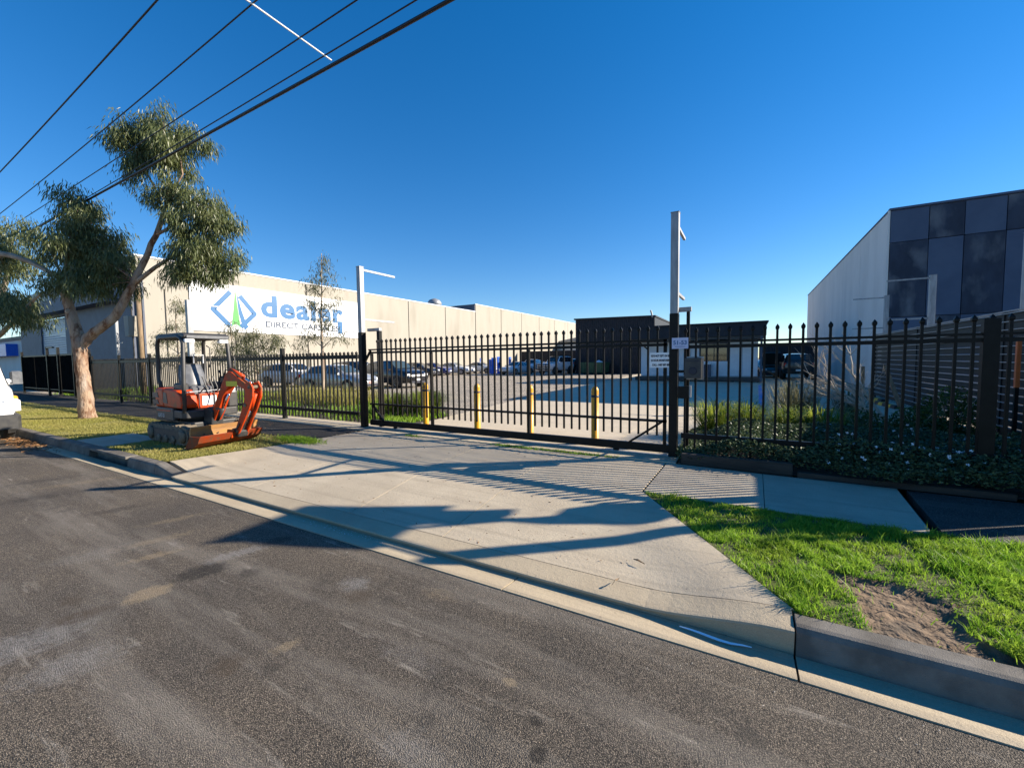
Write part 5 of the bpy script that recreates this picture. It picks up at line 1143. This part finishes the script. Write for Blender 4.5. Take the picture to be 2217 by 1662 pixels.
# leafy shrubs in the shade further back, weeds in the left bed
def shrub(label, loc, r_, h, n, mt):
    t = thing('shrub', label, 'shrub', loc, 0, 'small shrubs in the right bed'); u = rng.normal(size=(n,3)); u /= np.linalg.norm(u,axis=1)[:,None]; u[:,2] = np.abs(u[:,2])
    c = u*(rng.random(n)**.4)[:,None]*np.array((r_,r_,h)); d = rng.normal(size=(n,3)); d /= np.linalg.norm(d,axis=1)[:,None]
    quads_obj('leaves', leaf_quads(c, d, rng.uniform(.05,.1,n), rng.uniform(.025,.045,n)), 4, mt, rng.random(n), t)
    mb = MB()
    for q in range(5): mb.tube([(0,0,-.02),(math.cos(q*1.3)*r_*.3,math.sin(q*1.3)*r_*.3,h*.4),(math.cos(q*1.3)*r_*.6,math.sin(q*1.3)*r_*.6,h*.75)], [.015,.01,.004], 6)
    mb.build('stems', M['dead'], t)
M['shr'] = stuff_mat('dark_shrub_leaves', (.03,.06,.015), (.08,.14,.03), trans=.3)
shrub('small leafy shrub before the ribbed fence', (3.55,11.5,.02), .6, 1.0, 2200, M['shr'])
shrub('low leafy shrub at the foot of the leaning stake', (2.9,11.0,.02), .5, .6, 1500, M['shr'])
shrub('low green shrub beside the thin pale stake', (1.9,10.3,.02), .45, .6, 1300, M['shr'])
n = 26000; x = -7.6-rng.random(n)**1.3*26; y = rng.uniform(7.45,12.2,n); k = (y < 12.4-np.clip(x+14,0,6)*.45) & (rng.random(n) < np.clip(vnoise(x,y,.8,51)*1.6-.2,.1,1)); x, y = x[k], y[k]; n = len(x)
V, kk = blades(np.stack([x,y,np.full(n,-.012)],1), rng.uniform(.08,.3,n)*(.4+vnoise(x,y,.6,52)), rng.uniform(.015,.035,n), rng.uniform(.2,.8,n), None)
tag(quads_obj('bed_weeds', V, kk, M['gr1'], rng.random(n)), 'green weeds and long grass in the bed behind the left fence', 'weed', kind='stuff')
n = 2600; x = rng.uniform(-17.6,-12.5,n); y = rng.uniform(9.8,11.9,n)
V, kk = blades(np.stack([x,y,np.full(n,-.012)],1), rng.uniform(.3,.75,n), rng.uniform(.012,.02,n), rng.uniform(.1,.4,n), None)
tag(quads_obj('tall_dry_grass', V, kk, M['gr2'], rng.random(n)), 'tall brownish seeding grass in front of the silver hatchback', 'grass', kind='stuff')
# dead branch pulled out of the bed
t = thing('dead_branch', 'bare dead branch leaning to the left in the right bed', 'branch', (2.45,11.4,.25))
mb = MB(); random.seed(3)
def twig(p_, d, ln, r_, lev):
    q = [p_]; dd = Vector(d).normalized()
    for k in range(3):
        dd = (dd+Vector((random.uniform(-.25,.25),random.uniform(-.25,.25),random.uniform(-.12,.22)))).normalized(); q.append(q[-1]+dd*ln/3)
    mb.tube(q, [r_,r_*.85,r_*.65,r_*.4], 5 if lev < 2 else 4)
    if lev < 4:
        for k in range(4 if lev < 3 else 3):
            b = q[random.randint(1,3)]; twig(b, dd+Vector((random.uniform(-.8,.8),random.uniform(-.6,.6),random.uniform(-.5,.8))), ln*random.uniform(.5,.72), r_*.5, lev+1)
for off in (0,.08,-.07,.03): twig(Vector((off,0,0)), (-.66,.05,.7), 1.15, .034, 1)
mb.build('branches', M['dead'], t)

# ================================================================== WIRES, LITTER
def wire(label, y, z0, z1, r_, group='overhead wires'):
    pts = []
    for k in range(49):
        x_ = 14-74*k/48; u = (-7-x_)/13; pts.append((x_, y, z0+(z1-z0)*u*(4-u)/3))
    return tag(MB().tube(pts, r_, 6).build('overhead_wire', M['wire'], None, True), label, 'wire', group)
wire('overhead wire farthest left, nearest the street', 3.06, 7.0, 6.42, .014)
wire('overhead wire second from the left at the top, crossing the pale rod', 3.84, 7.0, 6.58, .012)
wire('overhead wire third from the left at the top, crossing the pale rod', 4.6, 7.0, 6.85, .012)
wire('thin overhead wire just above the thick cable', 5.07, 7.0, 6.82, .012)
wire('thick overhead cable, lowest of the wires', 4.8, 6.5, 6.48, .028)
t = MB().tube([(-6.6,2.9,7.0),(-6.6,5.2,7.0)], .013, 8).build('spacer_rod', M['rodw']); tag(t, 'pale rod clamped across three overhead wires', 'rod')
def litter(name, label, cat, pts, w_, mt, z=.006):
    mb = MB(); n = len(pts); vs = []
    for i, p_ in enumerate(pts):
        u = i/(n-1); ww = w_*(1-abs(2*u-1)**2)*.5+.001; vs += [(p_[0],p_[1]-ww,p_[2]),(p_[0],p_[1]+ww,p_[2]+.004)]
    fs = [(2*i,2*i+2,2*i+3,2*i+1) for i in range(n-1)]; mb.add(vs+[(a,b,c-.0015) for a,b,c in vs], fs+[tuple(2*n+q for q in reversed(f)) for f in fs]); return tag(mb.build(name, mt), label, cat)
M['paper'] = mat('white_strip', (.75,.8,.88), (.8,.84,.9), rough=.5, scale=20); M['dleaf'] = mat('dead_leaf', (.1,.055,.025), (.2,.12,.05), rough=.7, scale=60)
litter('plastic_strip', 'white plastic strip lying in the gutter near the kerb joint', 'litter', [(-.36,2.815,-.152),(-.3,2.80,-.143),(-.24,2.787,-.139),(-.18,2.78,-.141),(-.12,2.781,-.147),(-.06,2.786,-.15),(0,2.8,-.149),(.05,2.815,-.155)], .016, M['paper'])
litter('dead_leaf', 'curled brown leaf on the concrete lip near the gutter', 'leaf', [(-.86,2.99,-.095),(-.84,3.02,-.06),(-.83,3.05,-.07),(-.83,3.09,-.08)], .02, M['dleaf'])
litter('dead_leaf', 'single dark leaf in the middle of the driveway', 'leaf', [(-.8,3.42,-.065),(-.76,3.4,-.055),(-.7,3.37,-.06)], .02, M['dleaf'])
litter('dead_leaf', 'pale curved leaf on the road near the bottom right', 'leaf', [(.36,1.78,-.145),(.42,1.76,-.14),(.5,1.74,-.144)], .012, M['dleaf'])
n = 900; x = rng.normal(-14.2,.7,n); y = 2.78-np.abs(rng.normal(0,.16,n)); d = rng.normal(size=(n,3))*np.array((1,1,.2)); d /= np.linalg.norm(d,axis=1)[:,None]
V = leaf_quads(np.stack([x,y,np.full(n,-.135)],1), d, rng.uniform(.05,.12,n), rng.uniform(.012,.025,n))
M['litterleaf'] = stuff_mat('brown_leaf_litter', (.12,.06,.025), (.3,.16,.07), trans=.1, rough=.8)
tag(quads_obj('leaf_litter', V, 4, M['litterleaf'], rng.random(n)), 'drift of brown gum leaves in the gutter by the van', 'leaves', kind='stuff')
n = 700; x = np.concatenate([rng.uniform(-8,.2,400), rng.uniform(-16,-8,300)]); y = np.concatenate([rng.uniform(3.1,6.6,400), rng.uniform(5.4,6.6,300)]); zz = np.array([zs(q)+.004 for q in y]); d = rng.normal(size=(n,3))*np.array((1,1,.15)); d /= np.linalg.norm(d,axis=1)[:,None]
V = leaf_quads(np.stack([x,y,zz],1), d, rng.uniform(.015,.05,n), rng.uniform(.004,.012,n))
tag(quads_obj('scattered_leaves', V, 4, M['litterleaf'], rng.random(n)), 'tiny leaf scraps scattered over the driveway and path', 'leaves', kind='stuff')
# grit along the gutter and on the road
def grit(name, label, x, y, z, size, mt):
    n = len(x); c = np.stack([x,y,z],1); V = []
    u = rng.normal(size=(n,4,3)); u /= np.linalg.norm(u,axis=2)[:,:,None]; u[:,:,2] = np.abs(u[:,:,2])*.7
    V = c[:,None,:]+u*(size[:,None,None])
    return tag(quads_obj(name, V, 4, mt, rng.random(n), None, [(0,1,2),(0,2,3),(0,3,1),(1,3,2)]), label, 'grit', kind='stuff')
M['grit'] = stuff_mat('pale_grit', (.2,.17,.13), (.6,.56,.5), trans=0, rough=.9)
n = 1500; x = rng.uniform(-12,2.2,n); y = 2.6-np.abs(rng.normal(0,.16,n)); grit('gutter_grit', 'loose pale grit along the edge of the road by the gutter', x, y, np.full(n,-.147), rng.uniform(.002,.006,n), M['grit'])
n = 700; x = rng.uniform(-8,1.5,n); y = rng.uniform(.4,2.5,n); grit('road_grit', 'scattered pale stones on the road surface', x, y, np.full(n,-.147), rng.uniform(.002,.0055,n), M['grit'])
n = 260; x = rng.normal(-3.6,.35,n); y = rng.uniform(2.7,2.86,n); grit('white_grit', 'white crumbs in the gutter in front of the driveway', x, y, np.full(n,-.16), rng.uniform(.003,.008,n), M['flower'])
